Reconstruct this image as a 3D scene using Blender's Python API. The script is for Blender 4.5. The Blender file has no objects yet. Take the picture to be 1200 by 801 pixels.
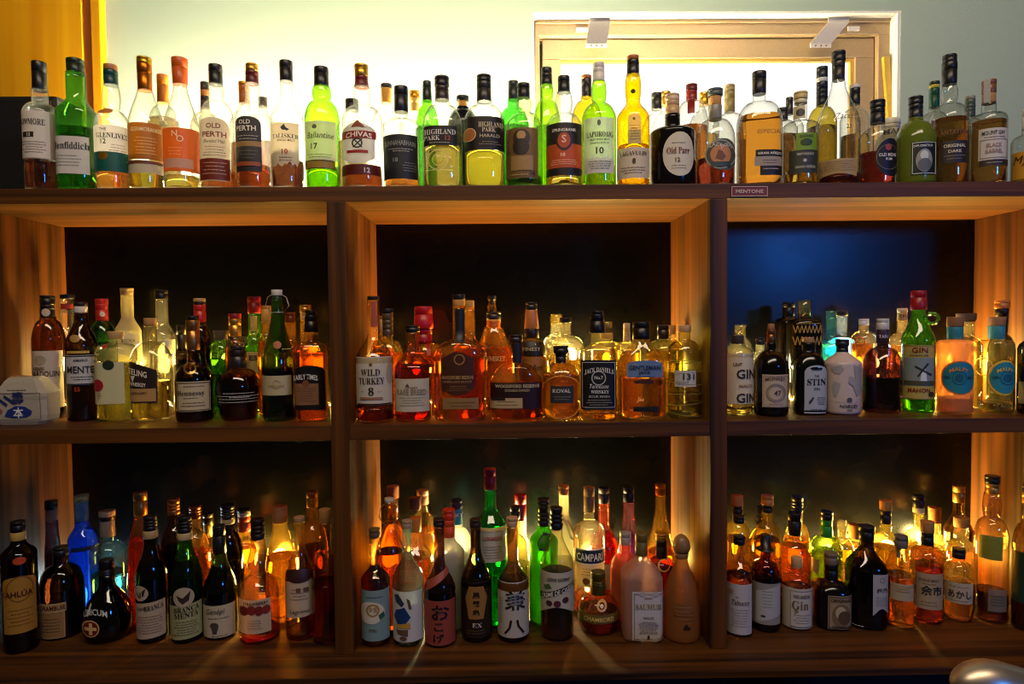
import bpy, bmesh, math, random
from mathutils import Vector, Matrix
C = bpy.context.scene.collection
SC = bpy.context.scene
random.seed(7)

# ------------------------------------------------------------------ camera
CX, CZ, CD = 0.33154, 0.22068, 1.35719
YAW, PITCH, ROLL, FPX = 0.01179, -0.03389, -0.01002, 750.0

def cam_axes():
    w = Vector((math.sin(YAW) * math.cos(PITCH), math.cos(YAW) * math.cos(PITCH), math.sin(PITCH)))
    r0 = Vector((math.cos(YAW), -math.sin(YAW), 0))
    u0 = r0.cross(w)
    return (r0 * math.cos(ROLL) + u0 * math.sin(ROLL), u0 * math.cos(ROLL) - r0 * math.sin(ROLL), w)
RV, UV, WV = cam_axes()
EYE = Vector((CX, -CD, CZ))
cam = bpy.data.cameras.new('camera')
camo = bpy.data.objects.new('camera', cam)
C.objects.link(camo)
cam.sensor_fit = 'HORIZONTAL'
cam.sensor_width = 36.0
cam.lens = 36.0 * FPX / 1200.0
cam.clip_start = 0.02
m = Matrix((RV, UV, -WV)).transposed().to_4x4()
m.translation = EYE
camo.matrix_world = m
SC.camera = camo

# ------------------------------------------------------------------ world, lights, exposure
SC.view_settings.view_transform = 'Standard'
SC.view_settings.look = 'None'
SC.view_settings.gamma = 1.0
SC.view_settings.use_curve_mapping = False
SC.view_settings.exposure = 0.0
SC.cycles.use_denoising = True
SC.cycles.filter_width = 1.1
SC.cycles.max_bounces = 14
SC.cycles.diffuse_bounces = 3
SC.cycles.glossy_bounces = 4
SC.cycles.transmission_bounces = 12
SC.cycles.transparent_max_bounces = 48
SC.cycles.caustics_reflective = False
SC.cycles.caustics_refractive = False
SC.cycles.sample_clamp_indirect = 4.0
SC.cycles.blur_glossy = 0.5
world = bpy.data.worlds.new('dim_room')
SC.world = world
world.use_nodes = True
bg = world.node_tree.nodes['Background']
bg.inputs[0].default_value = (0.75, 0.62, 0.5, 1)
bg.inputs[1].default_value = 0.035

def area(name, loc, target, sx, sy, power, col):
    L = bpy.data.lights.new(name, 'AREA')
    L.shape = 'RECTANGLE'
    L.size, L.size_y = sx, sy
    L.energy = power
    L.color = col
    o = bpy.data.objects.new(name, L)
    C.objects.link(o)
    o.location = loc
    d = Vector(target) - Vector(loc)
    o.rotation_euler = d.to_track_quat('-Z', 'Y').to_euler()
    return o
area('ceiling_lamp', (0.5, -1.35, 1.75), (0.4, 0.2, 0.45), 2.2, 0.35, 30.0, (1.0, 0.80, 0.59))
area('blue_screen_lamp', (2.56, -3.0, 0.74), (1.08, 0.3, 0.4), 0.36, 0.26, 20.0, (0.03, 0.22, 1.0))

# ------------------------------------------------------------------ helpers
def lin(h):
    h = h.rstrip('*')
    out = []
    for i in (0, 2, 4):
        v = int(h[i:i + 2], 16) / 255.0
        out.append(v / 12.92 if v <= 0.04045 else ((v + 0.055) / 1.055) ** 2.4)
    return out

MATS = {}
def new_mat(key):
    mt = bpy.data.materials.new(key)
    mt.use_nodes = True
    nt = mt.node_tree
    nt.nodes.clear()
    out = nt.nodes.new('ShaderNodeOutputMaterial')
    MATS[key] = mt
    return mt, nt, out

def principled(nt, col, rough, metal=0.0):
    p = nt.nodes.new('ShaderNodeBsdfPrincipled')
    p.inputs['Base Color'].default_value = (*col, 1)
    p.inputs['Roughness'].default_value = rough
    p.inputs['Metallic'].default_value = metal
    return p

def m_plain(hexc, rough=0.5):
    metal = hexc.endswith('*')
    key = 'paint_' + hexc + '_%d' % int(rough * 100)
    if key in MATS:
        return MATS[key]
    mt, nt, out = new_mat(key)
    p = principled(nt, lin(hexc), 0.32 if metal else rough, 0.85 if metal else 0.0)
    tc = nt.nodes.new('ShaderNodeTexCoord')
    nz = nt.nodes.new('ShaderNodeTexNoise')
    nz.inputs['Scale'].default_value = 180
    nt.links.new(tc.outputs['Object'], nz.inputs['Vector'])
    mx = nt.nodes.new('ShaderNodeMix')
    mx.data_type = 'RGBA'
    c = lin(hexc)
    mx.inputs[6].default_value = (c[0] * .86, c[1] * .86, c[2] * .86, 1)
    mx.inputs[7].default_value = (min(1, c[0] * 1.1), min(1, c[1] * 1.1), min(1, c[2] * 1.1), 1)
    nt.links.new(nz.outputs[0], mx.inputs[0])
    nt.links.new(mx.outputs[2], p.inputs['Base Color'])
    nt.links.new(p.outputs[0], out.inputs[0])
    return mt

def m_paper(hexc):
    key = 'paper_' + hexc
    if key in MATS:
        return MATS[key]
    mt, nt, out = new_mat(key)
    c = lin(hexc)
    p = principled(nt, c, 0.45)
    tr = nt.nodes.new('ShaderNodeBsdfTranslucent')
    tr.inputs[0].default_value = (*[v * .6 for v in c], 1)
    mix = nt.nodes.new('ShaderNodeMixShader')
    mix.inputs[0].default_value = 0.2
    nt.links.new(p.outputs[0], mix.inputs[1])
    nt.links.new(tr.outputs[0], mix.inputs[2])
    nt.links.new(mix.outputs[0], out.inputs[0])
    return mt

def m_glass(hexc):
    """thin bottle glass: tinted clear pane with fresnel reflection, thicker looking at the rim"""
    key = 'glass_' + hexc
    if key in MATS:
        return MATS[key]
    mt, nt, out = new_mat(key)
    c = [math.sqrt(v) for v in lin(hexc)]
    lw = nt.nodes.new('ShaderNodeLayerWeight')
    lw.inputs[0].default_value = 0.5
    pw = nt.nodes.new('ShaderNodeMath'); pw.operation = 'POWER'
    pw.inputs[1].default_value = 2.5
    nt.links.new(lw.outputs['Facing'], pw.inputs[0])
    mx = nt.nodes.new('ShaderNodeMix'); mx.data_type = 'RGBA'
    mx.inputs[6].default_value = (*c, 1)
    mx.inputs[7].default_value = (*[v * v * v * .14 for v in c], 1)
    nt.links.new(pw.outputs[0], mx.inputs[0])
    tb = nt.nodes.new('ShaderNodeBsdfTransparent')
    nt.links.new(mx.outputs[2], tb.inputs[0])
    gl = nt.nodes.new('ShaderNodeBsdfGlossy')
    gl.inputs['Roughness'].default_value = 0.06
    gl.inputs[0].default_value = (1, 1, 1, 1)
    p2 = nt.nodes.new('ShaderNodeMath'); p2.operation = 'POWER'
    p2.inputs[1].default_value = 5.0
    nt.links.new(lw.outputs['Facing'], p2.inputs[0])
    ma = nt.nodes.new('ShaderNodeMath'); ma.operation = 'MULTIPLY_ADD'
    ma.inputs[1].default_value = 0.62
    ma.inputs[2].default_value = 0.055
    nt.links.new(p2.outputs[0], ma.inputs[0])
    mix = nt.nodes.new('ShaderNodeMixShader')
    nt.links.new(ma.outputs[0], mix.inputs[0])
    ts = nt.nodes.new('ShaderNodeBsdfTranslucent')
    ts.inputs[0].default_value = (*c, 1)
    m0 = nt.nodes.new('ShaderNodeMixShader'); m0.inputs[0].default_value = 0.05
    nt.links.new(tb.outputs[0], m0.inputs[1])
    nt.links.new(ts.outputs[0], m0.inputs[2])
    nt.links.new(m0.outputs[0], mix.inputs[1])
    nt.links.new(gl.outputs[0], mix.inputs[2])
    nt.links.new(mix.outputs[0], out.inputs[0])
    return mt

def m_frost(hexc):
    key = 'frosted_' + hexc
    if key in MATS:
        return MATS[key]
    mt, nt, out = new_mat(key)
    c = lin(hexc)
    p = principled(nt, c, 0.4)
    tr = nt.nodes.new('ShaderNodeBsdfTranslucent')
    tr.inputs[0].default_value = (*c, 1)
    tb = nt.nodes.new('ShaderNodeBsdfTransparent')
    tb.inputs[0].default_value = (*[math.sqrt(v) for v in c], 1)
    m1 = nt.nodes.new('ShaderNodeMixShader'); m1.inputs[0].default_value = 0.6
    m2 = nt.nodes.new('ShaderNodeMixShader'); m2.inputs[0].default_value = 0.28
    nt.links.new(p.outputs[0], m1.inputs[1]); nt.links.new(tr.outputs[0], m1.inputs[2])
    nt.links.new(m1.outputs[0], m2.inputs[1]); nt.links.new(tb.outputs[0], m2.inputs[2])
    nt.links.new(m2.outputs[0], out.inputs[0])
    return mt

def m_liquid(hexc):
    key = 'liquid_' + hexc
    if key in MATS:
        return MATS[key]
    mt, nt, out = new_mat(key)
    c = [v ** 0.62 for v in lin(hexc)]
    p = principled(nt, c, 0.0)
    p.inputs['Transmission Weight'].default_value = 1.0
    p.inputs['IOR'].default_value = 1.36
    ts = nt.nodes.new('ShaderNodeBsdfTranslucent')
    ts.inputs[0].default_value = (*lin(hexc), 1)
    mix = nt.nodes.new('ShaderNodeMixShader'); mix.inputs[0].default_value = 0.09
    nt.links.new(p.outputs[0], mix.inputs[1])
    nt.links.new(ts.outputs[0], mix.inputs[2])
    nt.links.new(mix.outputs[0], out.inputs[0])
    return mt

def m_emit(key, col, strength):
    if key in MATS:
        return MATS[key]
    mt, nt, out = new_mat(key)
    e = nt.nodes.new('ShaderNodeEmission')
    e.inputs[0].default_value = (*col, 1)
    e.inputs[1].default_value = strength
    nt.links.new(e.outputs[0], out.inputs[0])
    return mt

def m_wood(key, dark, light, axis, rough=0.5, scale=1.0):
    """laminate with long grain along axis 0/1/2"""
    if key in MATS:
        return MATS[key]
    mt, nt, out = new_mat(key)
    tc = nt.nodes.new('ShaderNodeTexCoord')
    mp = nt.nodes.new('ShaderNodeMapping')
    sc = [38.0 * scale] * 3
    sc[axis] = 0.9 * scale
    mp.inputs['Scale'].default_value = sc
    nt.links.new(tc.outputs['Object'], mp.inputs[0])
    n1 = nt.nodes.new('ShaderNodeTexNoise')
    n1.inputs['Scale'].default_value = 1.0
    n1.inputs['Detail'].default_value = 5
    n1.inputs['Distortion'].default_value = 0.5
    nt.links.new(mp.outputs[0], n1.inputs['Vector'])
    rp = nt.nodes.new('ShaderNodeValToRGB')
    rp.color_ramp.elements[0].position = 0.34
    rp.color_ramp.elements[1].position = 0.68
    rp.color_ramp.elements[0].color = (*lin(dark), 1)
    rp.color_ramp.elements[1].color = (*lin(light), 1)
    nt.links.new(n1.outputs[0], rp.inputs[0])
    p = principled(nt, lin(light), rough)
    p.inputs['Specular IOR Level'].default_value = 0.28
    nt.links.new(rp.outputs[0], p.inputs['Base Color'])
    bp = nt.nodes.new('ShaderNodeBump')
    bp.inputs['Strength'].default_value = 0.12
    bp.inputs['Distance'].default_value = 0.001
    nt.links.new(n1.outputs[0], bp.inputs['Height'])
    nt.links.new(bp.outputs[0], p.inputs['Normal'])
    nt.links.new(p.outputs[0], out.inputs[0])
    return mt

def tag(o, label=None, cat=None, group=None, kind=None):
    if label: o['label'] = label
    if cat: o['category'] = cat
    if group: o['group'] = group
    if kind: o['kind'] = kind
    return o

def link_mesh(name, me, parent=None):
    o = bpy.data.objects.new(name, me)
    C.objects.link(o)
    if parent: o.parent = parent
    return o

def mesh_obj(name, verts, faces, mat, parent=None, smooth=False):
    me = bpy.data.meshes.new(name)
    me.from_pydata(verts, [], faces)
    me.materials.append(mat)
    if smooth:
        me.polygons.foreach_set('use_smooth', [True] * len(me.polygons))
    me.update()
    return link_mesh(name, me, parent)

def empty(name, loc, rz=0.0, parent=None):
    o = bpy.data.objects.new(name, None)
    o.empty_display_size = 0.02
    C.objects.link(o)
    o.location = loc
    o.rotation_euler = (0, 0, rz)
    if parent: o.parent = parent
    return o

def box(name, x0, x1, y0, y1, z0, z1, mat, parent=None, bevel=0.0015):
    bm = bmesh.new()
    bmesh.ops.create_cube(bm, size=1.0)
    for v in bm.verts:
        v.co = Vector((x0 + (v.co.x + .5) * (x1 - x0), y0 + (v.co.y + .5) * (y1 - y0), z0 + (v.co.z + .5) * (z1 - z0)))
    if bevel > 0:
        bmesh.ops.bevel(bm, geom=list(bm.edges), offset=bevel, segments=2, affect='EDGES', profile=0.6)
    me = bpy.data.meshes.new(name)
    bm.to_mesh(me); bm.free()
    me.materials.append(mat)
    return link_mesh(name, me, parent)

def tube(name, pts, r, mat, parent=None, seg=8, closed=False):
    vs, fs = [], []
    P = [Vector(p) for p in pts]
    n = len(P)
    for i, p in enumerate(P):
        a = P[(i - 1) % n] if (closed or i > 0) else p
        b = P[(i + 1) % n] if (closed or i < n - 1) else p
        t = (b - a).normalized()
        ref = Vector((0, 0, 1)) if abs(t.z) < .9 else Vector((1, 0, 0))
        s = t.cross(ref).normalized(); q = s.cross(t)
        rr = r[i] if isinstance(r, (list, tuple)) else r
        for k in range(seg):
            an = 2 * math.pi * k / seg
            vs.append(p + (s * math.cos(an) + q * math.sin(an)) * rr)
    for i in range(n if closed else n - 1):
        j = (i + 1) % n
        for k in range(seg):
            k2 = (k + 1) % seg
            fs.append((i * seg + k, i * seg + k2, j * seg + k2, j * seg + k))
    if not closed:
        fs.append(tuple(range(seg))[::-1]); fs.append(tuple((n - 1) * seg + k for k in range(seg)))
    return mesh_obj(name, [tuple(v) for v in vs], fs, mat, parent, True)

# pixel measuring helpers (1200x801 photograph -> world)
def ray(px, py):
    return (RV * ((px - 600.0) / FPX) + UV * ((400.5 - py) / FPX) + WV)
def at_y(px, py, Y):
    d = ray(px, py)
    return EYE + d * ((Y - EYE.y) / d.y)
def at_z(px, py, Z):
    d = ray(px, py)
    return EYE + d * ((Z - EYE.z) / d.z)
def z_of(X, Y, py):
    """height of the point over (X, Y) seen at image row py"""
    k = (400.5 - py) / FPX
    b = Vector((X - EYE.x, Y - EYE.y, 0))
    A = UV - WV * k
    return EYE.z - (b.x * A.x + b.y * A.y) / A.z
def px_of(X, Y, Z):
    v = Vector((X, Y, Z)) - EYE
    return 600 + FPX * v.dot(RV) / v.dot(WV)

# ------------------------------------------------------------------ the shelf unit and the room
ZT, ZT2, ZM, ZM2, ZB = 0.5052, 0.4732, 0.0, -0.0315, -0.4941
XA, XL1, XL2, XR1, XR2, XB = -0.8057, -0.0392, 0.0, 0.77, 0.8066, 1.5739
DEP, OVER = 0.33, 0.09
wood_x = m_wood('walnut_laminate_along', '251406', '6a3d12', 0)
wood_z = m_wood('walnut_laminate_upright', '251406', '6a3d12', 2)
black_panel = None
mt, nt, out = new_mat('black_gloss_panel')
p = principled(nt, (0.0009, 0.0009, 0.001), 0.24)
p.inputs['Specular IOR Level'].default_value = 0.3
tcn = nt.nodes.new('ShaderNodeTexCoord')
nzn = nt.nodes.new('ShaderNodeTexNoise'); nzn.inputs['Scale'].default_value = 9
nt.links.new(tcn.outputs['Object'], nzn.inputs['Vector'])
mrn = nt.nodes.new('ShaderNodeMapRange')
mrn.inputs[3].default_value = 0.24; mrn.inputs[4].default_value = 0.30
nt.links.new(nzn.outputs[0], mrn.inputs[0]); nt.links.new(mrn.outputs[0], p.inputs['Roughness'])
nt.links.new(p.outputs[0], out.inputs[0])
black_panel = mt

unit = empty('shelving_unit', (0.38, 0.0, ZB))
tag(unit, 'dark walnut open shelving unit with six bays standing against the wall', 'shelf')
def upart(o):
    o.parent = unit
    o.matrix_parent_inverse = Matrix.Translation(-Vector((0.38, 0.0, ZB)))
    return o
T = 0.037
upart(box('top_board', XA - T, XB + T, 0, DEP, ZT2, ZT, wood_x))
for a, b in ((XA, XL1), (XL2, XR1), (XR2, XB)):
    upart(box('middle_board', a, b, 0.002, DEP, ZM2, ZM, wood_x))
upart(box('bottom_board', XA - T, XB + T, -OVER, DEP, ZB - 0.014, ZB, wood_x))
for a, b in ((XA - T, XA), (XL1, XL2), (XR1, XR2), (XB, XB + T)):
    upart(box('upright', a, b, 0, DEP, ZB, ZT2, wood_z))
for a, b in ((XA, XL1), (XL2, XR1), (XR2, XB)):
    for c, d in ((ZM, ZT2), (ZB, ZM2)):
        upart(box('back_panel', a, b, DEP - 0.006, DEP, c, d, black_panel, bevel=0))
mt_base = m_plain('1b1310', 0.85)
base = box('base_cabinet', XA - T, XB + T, -OVER + 0.03, DEP, ZB - 0.60, ZB - 0.0145, mt_base)
tag(base, 'dark base cabinet below the wide wooden ledge of the shelving', 'cabinet')

# wall behind with window opening
WY = DEP + 0.004
mt, nt, out = new_mat('pale_mint_wall')
p = principled(nt, lin('aebfa8'), 0.75)
tcn = nt.nodes.new('ShaderNodeTexCoord')
nzn = nt.nodes.new('ShaderNodeTexNoise'); nzn.inputs['Scale'].default_value = 260; nzn.inputs['Detail'].default_value = 3
nt.links.new(tcn.outputs['Object'], nzn.inputs['Vector'])
bpn = nt.nodes.new('ShaderNodeBump'); bpn.inputs['Strength'].default_value = 0.25; bpn.inputs['Distance'].default_value = 0.0012
nt.links.new(nzn.outputs[0], bpn.inputs['Height']); nt.links.new(bpn.outputs[0], p.inputs['Normal'])
nt.links.new(p.outputs[0], out.inputs[0])
wall_mat = mt
wx0, wx1 = at_y(625, 120, WY).x, at_y(1055, 110, WY).x
wz1 = at_y(840, 13, WY).z
wz0 = ZT - 0.02
WT = 0.16
bm = bmesh.new()
def addbox(x0, x1, y0, y1, z0, z1):
    r = bmesh.ops.create_cube(bm, size=1.0)
    for v in r['verts']:
        v.co = Vector((x0 + (v.co.x + .5) * (x1 - x0), y0 + (v.co.y + .5) * (y1 - y0), z0 + (v.co.z + .5) * (z1 - z0)))
ZF, ZC = ZB - 0.60, 1.75
addbox(-2.4, wx0, WY, WY + WT, ZF, ZC)
addbox(wx1, 3.2, WY, WY + WT, ZF, ZC)
addbox(wx0, wx1, WY, WY + WT, wz1, ZC)
addbox(wx0, wx1, WY, WY + WT, ZF, wz0)
me = bpy.data.meshes.new('wall_back'); bm.to_mesh(me); bm.free(); me.materials.append(wall_mat)
tag(link_mesh('wall_back', me), 'pale mint painted wall behind the bottles', kind='structure')
tag(box('floor', -2.4, 3.2, -4.2, WY + WT, ZF - 0.05, ZF, m_wood('floor_boards', '2a1b10', '4a3018', 0), bevel=0), 'dark wooden floor of the bar room', kind='structure')

# window: reveal lining, outer frame, sash, pane, brackets
win = empty('window_1', ((wx0 + wx1) / 2, WY, wz0))
tag(win, 'small bright window with tan metal frame above the shelving', kind='structure')
def wpart(o):
    o.parent = win
    o.matrix_parent_inverse = Matrix.Translation(-Vector(win.location))
    return o
trim_mat = m_plain('f3efdf', 0.5)
tan = m_plain('b09468', 0.35)
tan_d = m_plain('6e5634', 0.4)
steel = m_plain('e4dccb', 0.4)
FY = WY + 0.035
def wp(px, py, Y): return at_y(px, py, Y)
# white lining of the reveal
wpart(box('reveal_lining', wx0, wx1, WY + 0.001, WY + WT, wz1 - 0.006, wz1 - 0.0005, trim_mat, bevel=0))
wpart(box('reveal_lining', wx1 - 0.008, wx1 - 0.0005, WY + 0.001, WY + WT, wz0, wz1 - 0.006, trim_mat, bevel=0))
wpart(box('reveal_lining', wx0 + 0.0005, wx0 + 0.004, WY + 0.001, WY + WT, wz0, wz1 - 0.006, trim_mat, bevel=0))
fz1 = wp(840, 22, FY).z
fx0, fx1 = wp(627, 100, FY).x, wp(1043, 100, FY).x
fz2 = wp(840, 41, FY).z
wpart(box('outer_frame', fx0, fx1, FY, FY + 0.05, fz2, fz1, tan, bevel=0.003))
wpart(box('frame_bead', fx0 + .004, fx1 - .004, FY - 0.006, FY, fz1 - 0.012, fz1 - 0.003, tan, bevel=0.002))
wpart(box('outer_frame', fx0, fx0 + 0.013, FY, FY + 0.05, wz0, fz2, tan, bevel=0.002))
fxr = wp(1029, 100, FY).x
wpart(box('outer_frame', fxr, fx1, FY, FY + 0.05, wz0, fz2, tan, bevel=0.002))
SY = FY + 0.016
sx0, sx1 = wp(636, 100, SY).x, wp(1024, 100, SY).x
sz1 = wp(840, 45, SY).z
ix0, ix1 = wp(657, 100, SY).x, wp(1002, 100, SY).x
iz1 = wp(840, 68, SY).z
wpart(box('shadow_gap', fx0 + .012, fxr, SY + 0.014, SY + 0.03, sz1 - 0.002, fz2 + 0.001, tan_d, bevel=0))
wpart(box('sash_rail', sx0, sx1, SY, SY + 0.03, iz1, sz1, tan, bevel=0.002))
wpart(box('sash_stile', sx0, ix0, SY, SY + 0.03, wz0, iz1, tan, bevel=0.002))
wpart(box('sash_stile', ix1, sx1, SY, SY + 0.03, wz0, iz1, tan, bevel=0.002))
gold = m_plain('caa03c', 0.35)
wpart(box('glazing_bead', ix0, ix1, SY + 0.006, SY + 0.022, iz1 - 0.008, iz1, gold, bevel=0.001))
wpart(box('glazing_bead', ix1 - 0.010, ix1, SY + 0.006, SY + 0.022, wz0, iz1 - 0.008, gold, bevel=0.001))
wpart(box('pane', ix0, ix1, SY + 0.018, SY + 0.022, wz0, iz1 - 0.004, m_emit('frosted_daylight_pane', (1.0, 0.97, 0.88), 1.5), bevel=0))
# loose yellow strip (stay) on the right jamb
st = wpart(mesh_obj('casement_stay', *(lambda a, b, w, t: ([
    (a.x - w, a.y, a.z), (a.x + w, a.y, a.z), (a.x + w, a.y + t, a.z), (a.x - w, a.y + t, a.z),
    (b.x - w, b.y, b.z), (b.x + w, b.y, b.z), (b.x + w, b.y + t, b.z), (b.x - w, b.y + t, b.z)],
    [(0, 1, 2, 3), (7, 6, 5, 4), (0, 4, 5, 1), (1, 5, 6, 2), (2, 6, 7, 3), (3, 7, 4, 0)]))(wp(1045, 150, FY - .012), wp(1039, 66, FY - .012), 0.0075, 0.011), m_plain('d8ae3a', 0.35)))
# two angled metal brackets
for (tx, ty, bx, by, hw) in ((703, 18, 699, 51, 14), (983, 18, 962, 51, 14)):
    a, b, c2 = wp(tx, 12, FY - 0.014), wp(tx, 26, FY - 0.014), wp(bx, by, SY - 0.05)
    d2 = wp(bx, by + 5, SY - 0.05)
    wv = 0.0275
    vs = []
    for q in (a, b, c2, d2):
        for s in (-1, 1):
            vs.append((q.x + s * wv, q.y, q.z))
    for q in (a, b, c2, d2):
        for s in (-1, 1):
            vs.append((q.x + s * wv, q.y + 0.004, q.z + 0.002))
    fs = []
    for i in range(3):
        fs += [(2 * i, 2 * i + 1, 2 * i + 3, 2 * i + 2), (8 + 2 * i, 8 + 2 * i + 2, 8 + 2 * i + 3, 8 + 2 * i + 1),
               (2 * i, 2 * i + 2, 8 + 2 * i + 2, 8 + 2 * i), (2 * i + 1, 8 + 2 * i + 1, 8 + 2 * i + 3, 2 * i + 3)]
    fs += [(0, 8, 9, 1), (6, 7, 15, 14)]
    br = wpart(mesh_obj('bracket', vs, fs, steel))
    for k in (-.5, 0, .5):
        c = (c2 + d2) / 2
        wpart(tube('screw', [(c.x + k * wv, c.y - 0.0012, c.z), (c.x + k * wv, c.y + 0.0005, c.z)], 0.0022, tan_d, None, 8))
    h = wpart(box('hinge_plate', b.x + (0.03 if tx > 800 else -0.062), b.x + (0.062 if tx > 800 else -0.03), FY - 0.004, FY, fz2 + 0.008, fz2 + 0.02, steel, bevel=0.001))

# pine cupboard end at upper left and the black box in front of it
pine = m_wood('pine_veneer', 'd88c08', 'f0b010', 2, 0.45, 0.6)
pine_shade = m_wood('pine_edge_shadow', '9a5218', 'b86a26', 2, 0.45, 0.6)  # darker copy of the pine, with the edge shadow in its colour
cup = empty('tall_cupboard', (-1.0, 0.25, ZT))
tag(cup, 'tall yellow pine cupboard at the upper left corner above the shelving', 'cupboard')
def cpart(o):
    o.parent = cup
    o.matrix_parent_inverse = Matrix.Translation(-Vector(cup.location))
    return o
PY = 0.306
cx1, cx2, cx3 = at_y(97, 60, PY).x, at_y(107, 60, PY).x, at_y(118, 60, PY).x
cpart(box('door_panel', -1.5, cx1, PY, PY + 0.018, ZT, 1.45, pine, bevel=0.002))
cpart(box('lower_panel', -1.5, XA - T - .004, PY, PY + 0.018, ZF + .001, ZT - .002, pine, bevel=0.002))
cpart(box('edge_shadow_strip', cx1 + .0005, cx2 - 0.0005, PY + 0.006, PY + 0.02, ZT, 1.45, pine_shade, bevel=0.001))  # strip stands in for the shadow between door panel and jamb
cpart(box('jamb', cx2, cx3, PY, PY + 0.026, ZT, 1.45, pine, bevel=0.002))
sp0 = at_y(70, 150, 0.20)
sz = at_y(40, 112, 0.2).z
spk = empty('black_speaker', (sp0.x - 0.2, 0.24, ZT))
tag(spk, 'black rounded speaker box behind the leftmost bottles on top', 'speaker')
bmat = m_plain('0a0a0a', 0.6)
cab = box('speaker_body', -0.2, 0.2, -0.045, 0.05, 0, sz - ZT, bmat, spk, bevel=0.012)
box('speaker_grille', -0.185, 0.185, -0.0475, -0.0455, 0.015, sz - ZT - 0.015, m_plain('050505', 0.9), spk, bevel=0)

# small name plate on the edge of the top board
a, b = at_y(856.5, 218.5, 0), at_y(899, 230, 0)
plate = empty('name_plate', ((a.x + b.x) / 2, -0.001, (a.z + b.z) / 2))
tag(plate, 'small dark red name plate with pale border stuck on the shelf edge', 'sign')
hw, hh = (b.x - a.x) / 2, (a.z - b.z) / 2
box('plate', -hw, hw, -0.0015, 0.001, -hh, hh, m_plain('6e2420', 0.5), plate, bevel=0.0004)
pb = 'b59a86'
for (x0, x1, z0, z1) in ((-hw, hw, hh - .0016, hh), (-hw, hw, -hh, -hh + .0016), (-hw, -hw + .0016, -hh + .0017, hh - .0017), (hw - .0016, hw, -hh + .0017, hh - .0017)):
    box('border', x0, x1, -0.0022, -0.0016, z0, z1, m_plain(pb, 0.5), plate, bevel=0)
PLATE = (plate, hw, hh)

# ------------------------------------------------------------------ bottle builder
# every bottle is measured in the photograph's pixels at its own depth on its shelf, then built in metres
SHELF_Z = {'T': ZT, 'M': ZM, 'B': ZB}
BAYS = {'T': 'bottles on the top shelf', 'ML': 'bottles in the upper left bay', 'MC': 'bottles in the upper middle bay',
        'MR': 'bottles in the upper right bay', 'BL': 'bottles in the lower left bay', 'BC': 'bottles in the lower middle bay',
        'BR': 'bottles in the lower right bay'}
LIM = {'T': (-1.2, 2.4), 'L': (XA, XL1), 'C': (XL2, XR1), 'R': (XR2, XB)}
SPECS = []
def b(bay, row, x, w, ys, yn, yt, nw, caps, g='eeeee4', lq=None, lab=(), tx=(), pr=(), d='', yb=None, st='r', n=2.0, k=1.0,
      bulb=0.0, bt=1.0, prof=None, name='liquor_bottle', rot=None, Y=None, op=None, ex=()):
    SPECS.append(dict(bay=bay, row=row, x=x, w=w, ys=ys, yn=yn, yt=yt, nw=nw, caps=caps, g=g, lq=lq, lab=lab, tx=tx, pr=pr, d=d,
                      yb=yb, st=st, n=n, k=k, bulb=bulb, bt=bt, prof=prof, name=name, rot=rot, Y=Y, op=op, ex=ex))

TEXT = {}
SERIF = {}
for i in range(26):
    SERIF[chr(65 + i)] = chr(0x1D400 + i)
    SERIF[chr(97 + i)] = chr(0x1D41A + i)
for i in range(10):
    SERIF[chr(48 + i)] = chr(0x1D7CE + i)
def serif(s): return ''.join(SERIF.get(c, c) for c in s)

def prepare_text(strings):
    obs = []
    for s in sorted(strings):
        c = bpy.data.curves.new('t', 'FONT')
        body, sh = s, 0
        if s[0] == '~':
            body, sh = s[1:], 0.25
        if s[0] == '^':
            body = serif(s[1:])
        c.body = body
        c.resolution_u = 2
        c.shear = sh
        c.offset = 0.0 if s[0] in '^~' or ord(s[0]) > 0x2000 else 0.018
        if ord(s[0]) > 0x2000: c.offset = 0.012
        o = bpy.data.objects.new('t', c)
        C.objects.link(o)
        obs.append((s, o))
    dg = bpy.context.evaluated_depsgraph_get()
    dg.update()
    for s, o in obs:
        e = o.evaluated_get(dg)
        me = e.to_mesh()
        vs = [(v.co.x, v.co.y) for v in me.vertices]
        fs = [tuple(f.vertices) for f in me.polygons]
        xs = [v[0] for v in vs]; ysv = [v[1] for v in vs]
        x0, x1, y0, y1 = min(xs), max(xs), min(ysv), max(ysv)
        mid = (x0 + x1) / 2
        vs = [(v[0] - mid, v[1] - (y0 + y1) / 2) for v in vs]
        TEXT[s] = (vs, fs, x1 - x0, y1 - y0)
        e.to_mesh_clear()
    for s, o in obs:
        c = o.data
        bpy.data.objects.remove(o); bpy.data.curves.remove(c)

def lathe(name, rings, mat, parent, seg=28, top=True, bottom=True):
    """rings: (z, rx, ry, n)"""
    vs, fs = [], []
    for z, rx, ry, n in rings:
        for i in range(seg):
            a = 2 * math.pi * (i + .5) / seg
            c, s = math.cos(a), math.sin(a)
            if n <= 2.01:
                vs.append((rx * c, ry * s, z))
            else:
                q = (abs(c) ** n + abs(s) ** n) ** (-1.0 / n)
                vs.append((rx * c * q, ry * s * q, z))
    for j in range(len(rings) - 1):
        for i in range(seg):
            i2 = (i + 1) % seg
            fs.append((j * seg + i, j * seg + i2, (j + 1) * seg + i2, (j + 1) * seg + i))
    if bottom: fs.append(tuple(range(seg))[::-1])
    if top: fs.append(tuple((len(rings) - 1) * seg + i for i in range(seg)))
    me = bpy.data.meshes.new(name)
    me.from_pydata(vs, [], fs)
    me.polygons.foreach_set('use_smooth', [len(p.vertices) == 4 for p in me.polygons])
    me.materials.append(mat)
    return link_mesh(name, me, parent)

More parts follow.
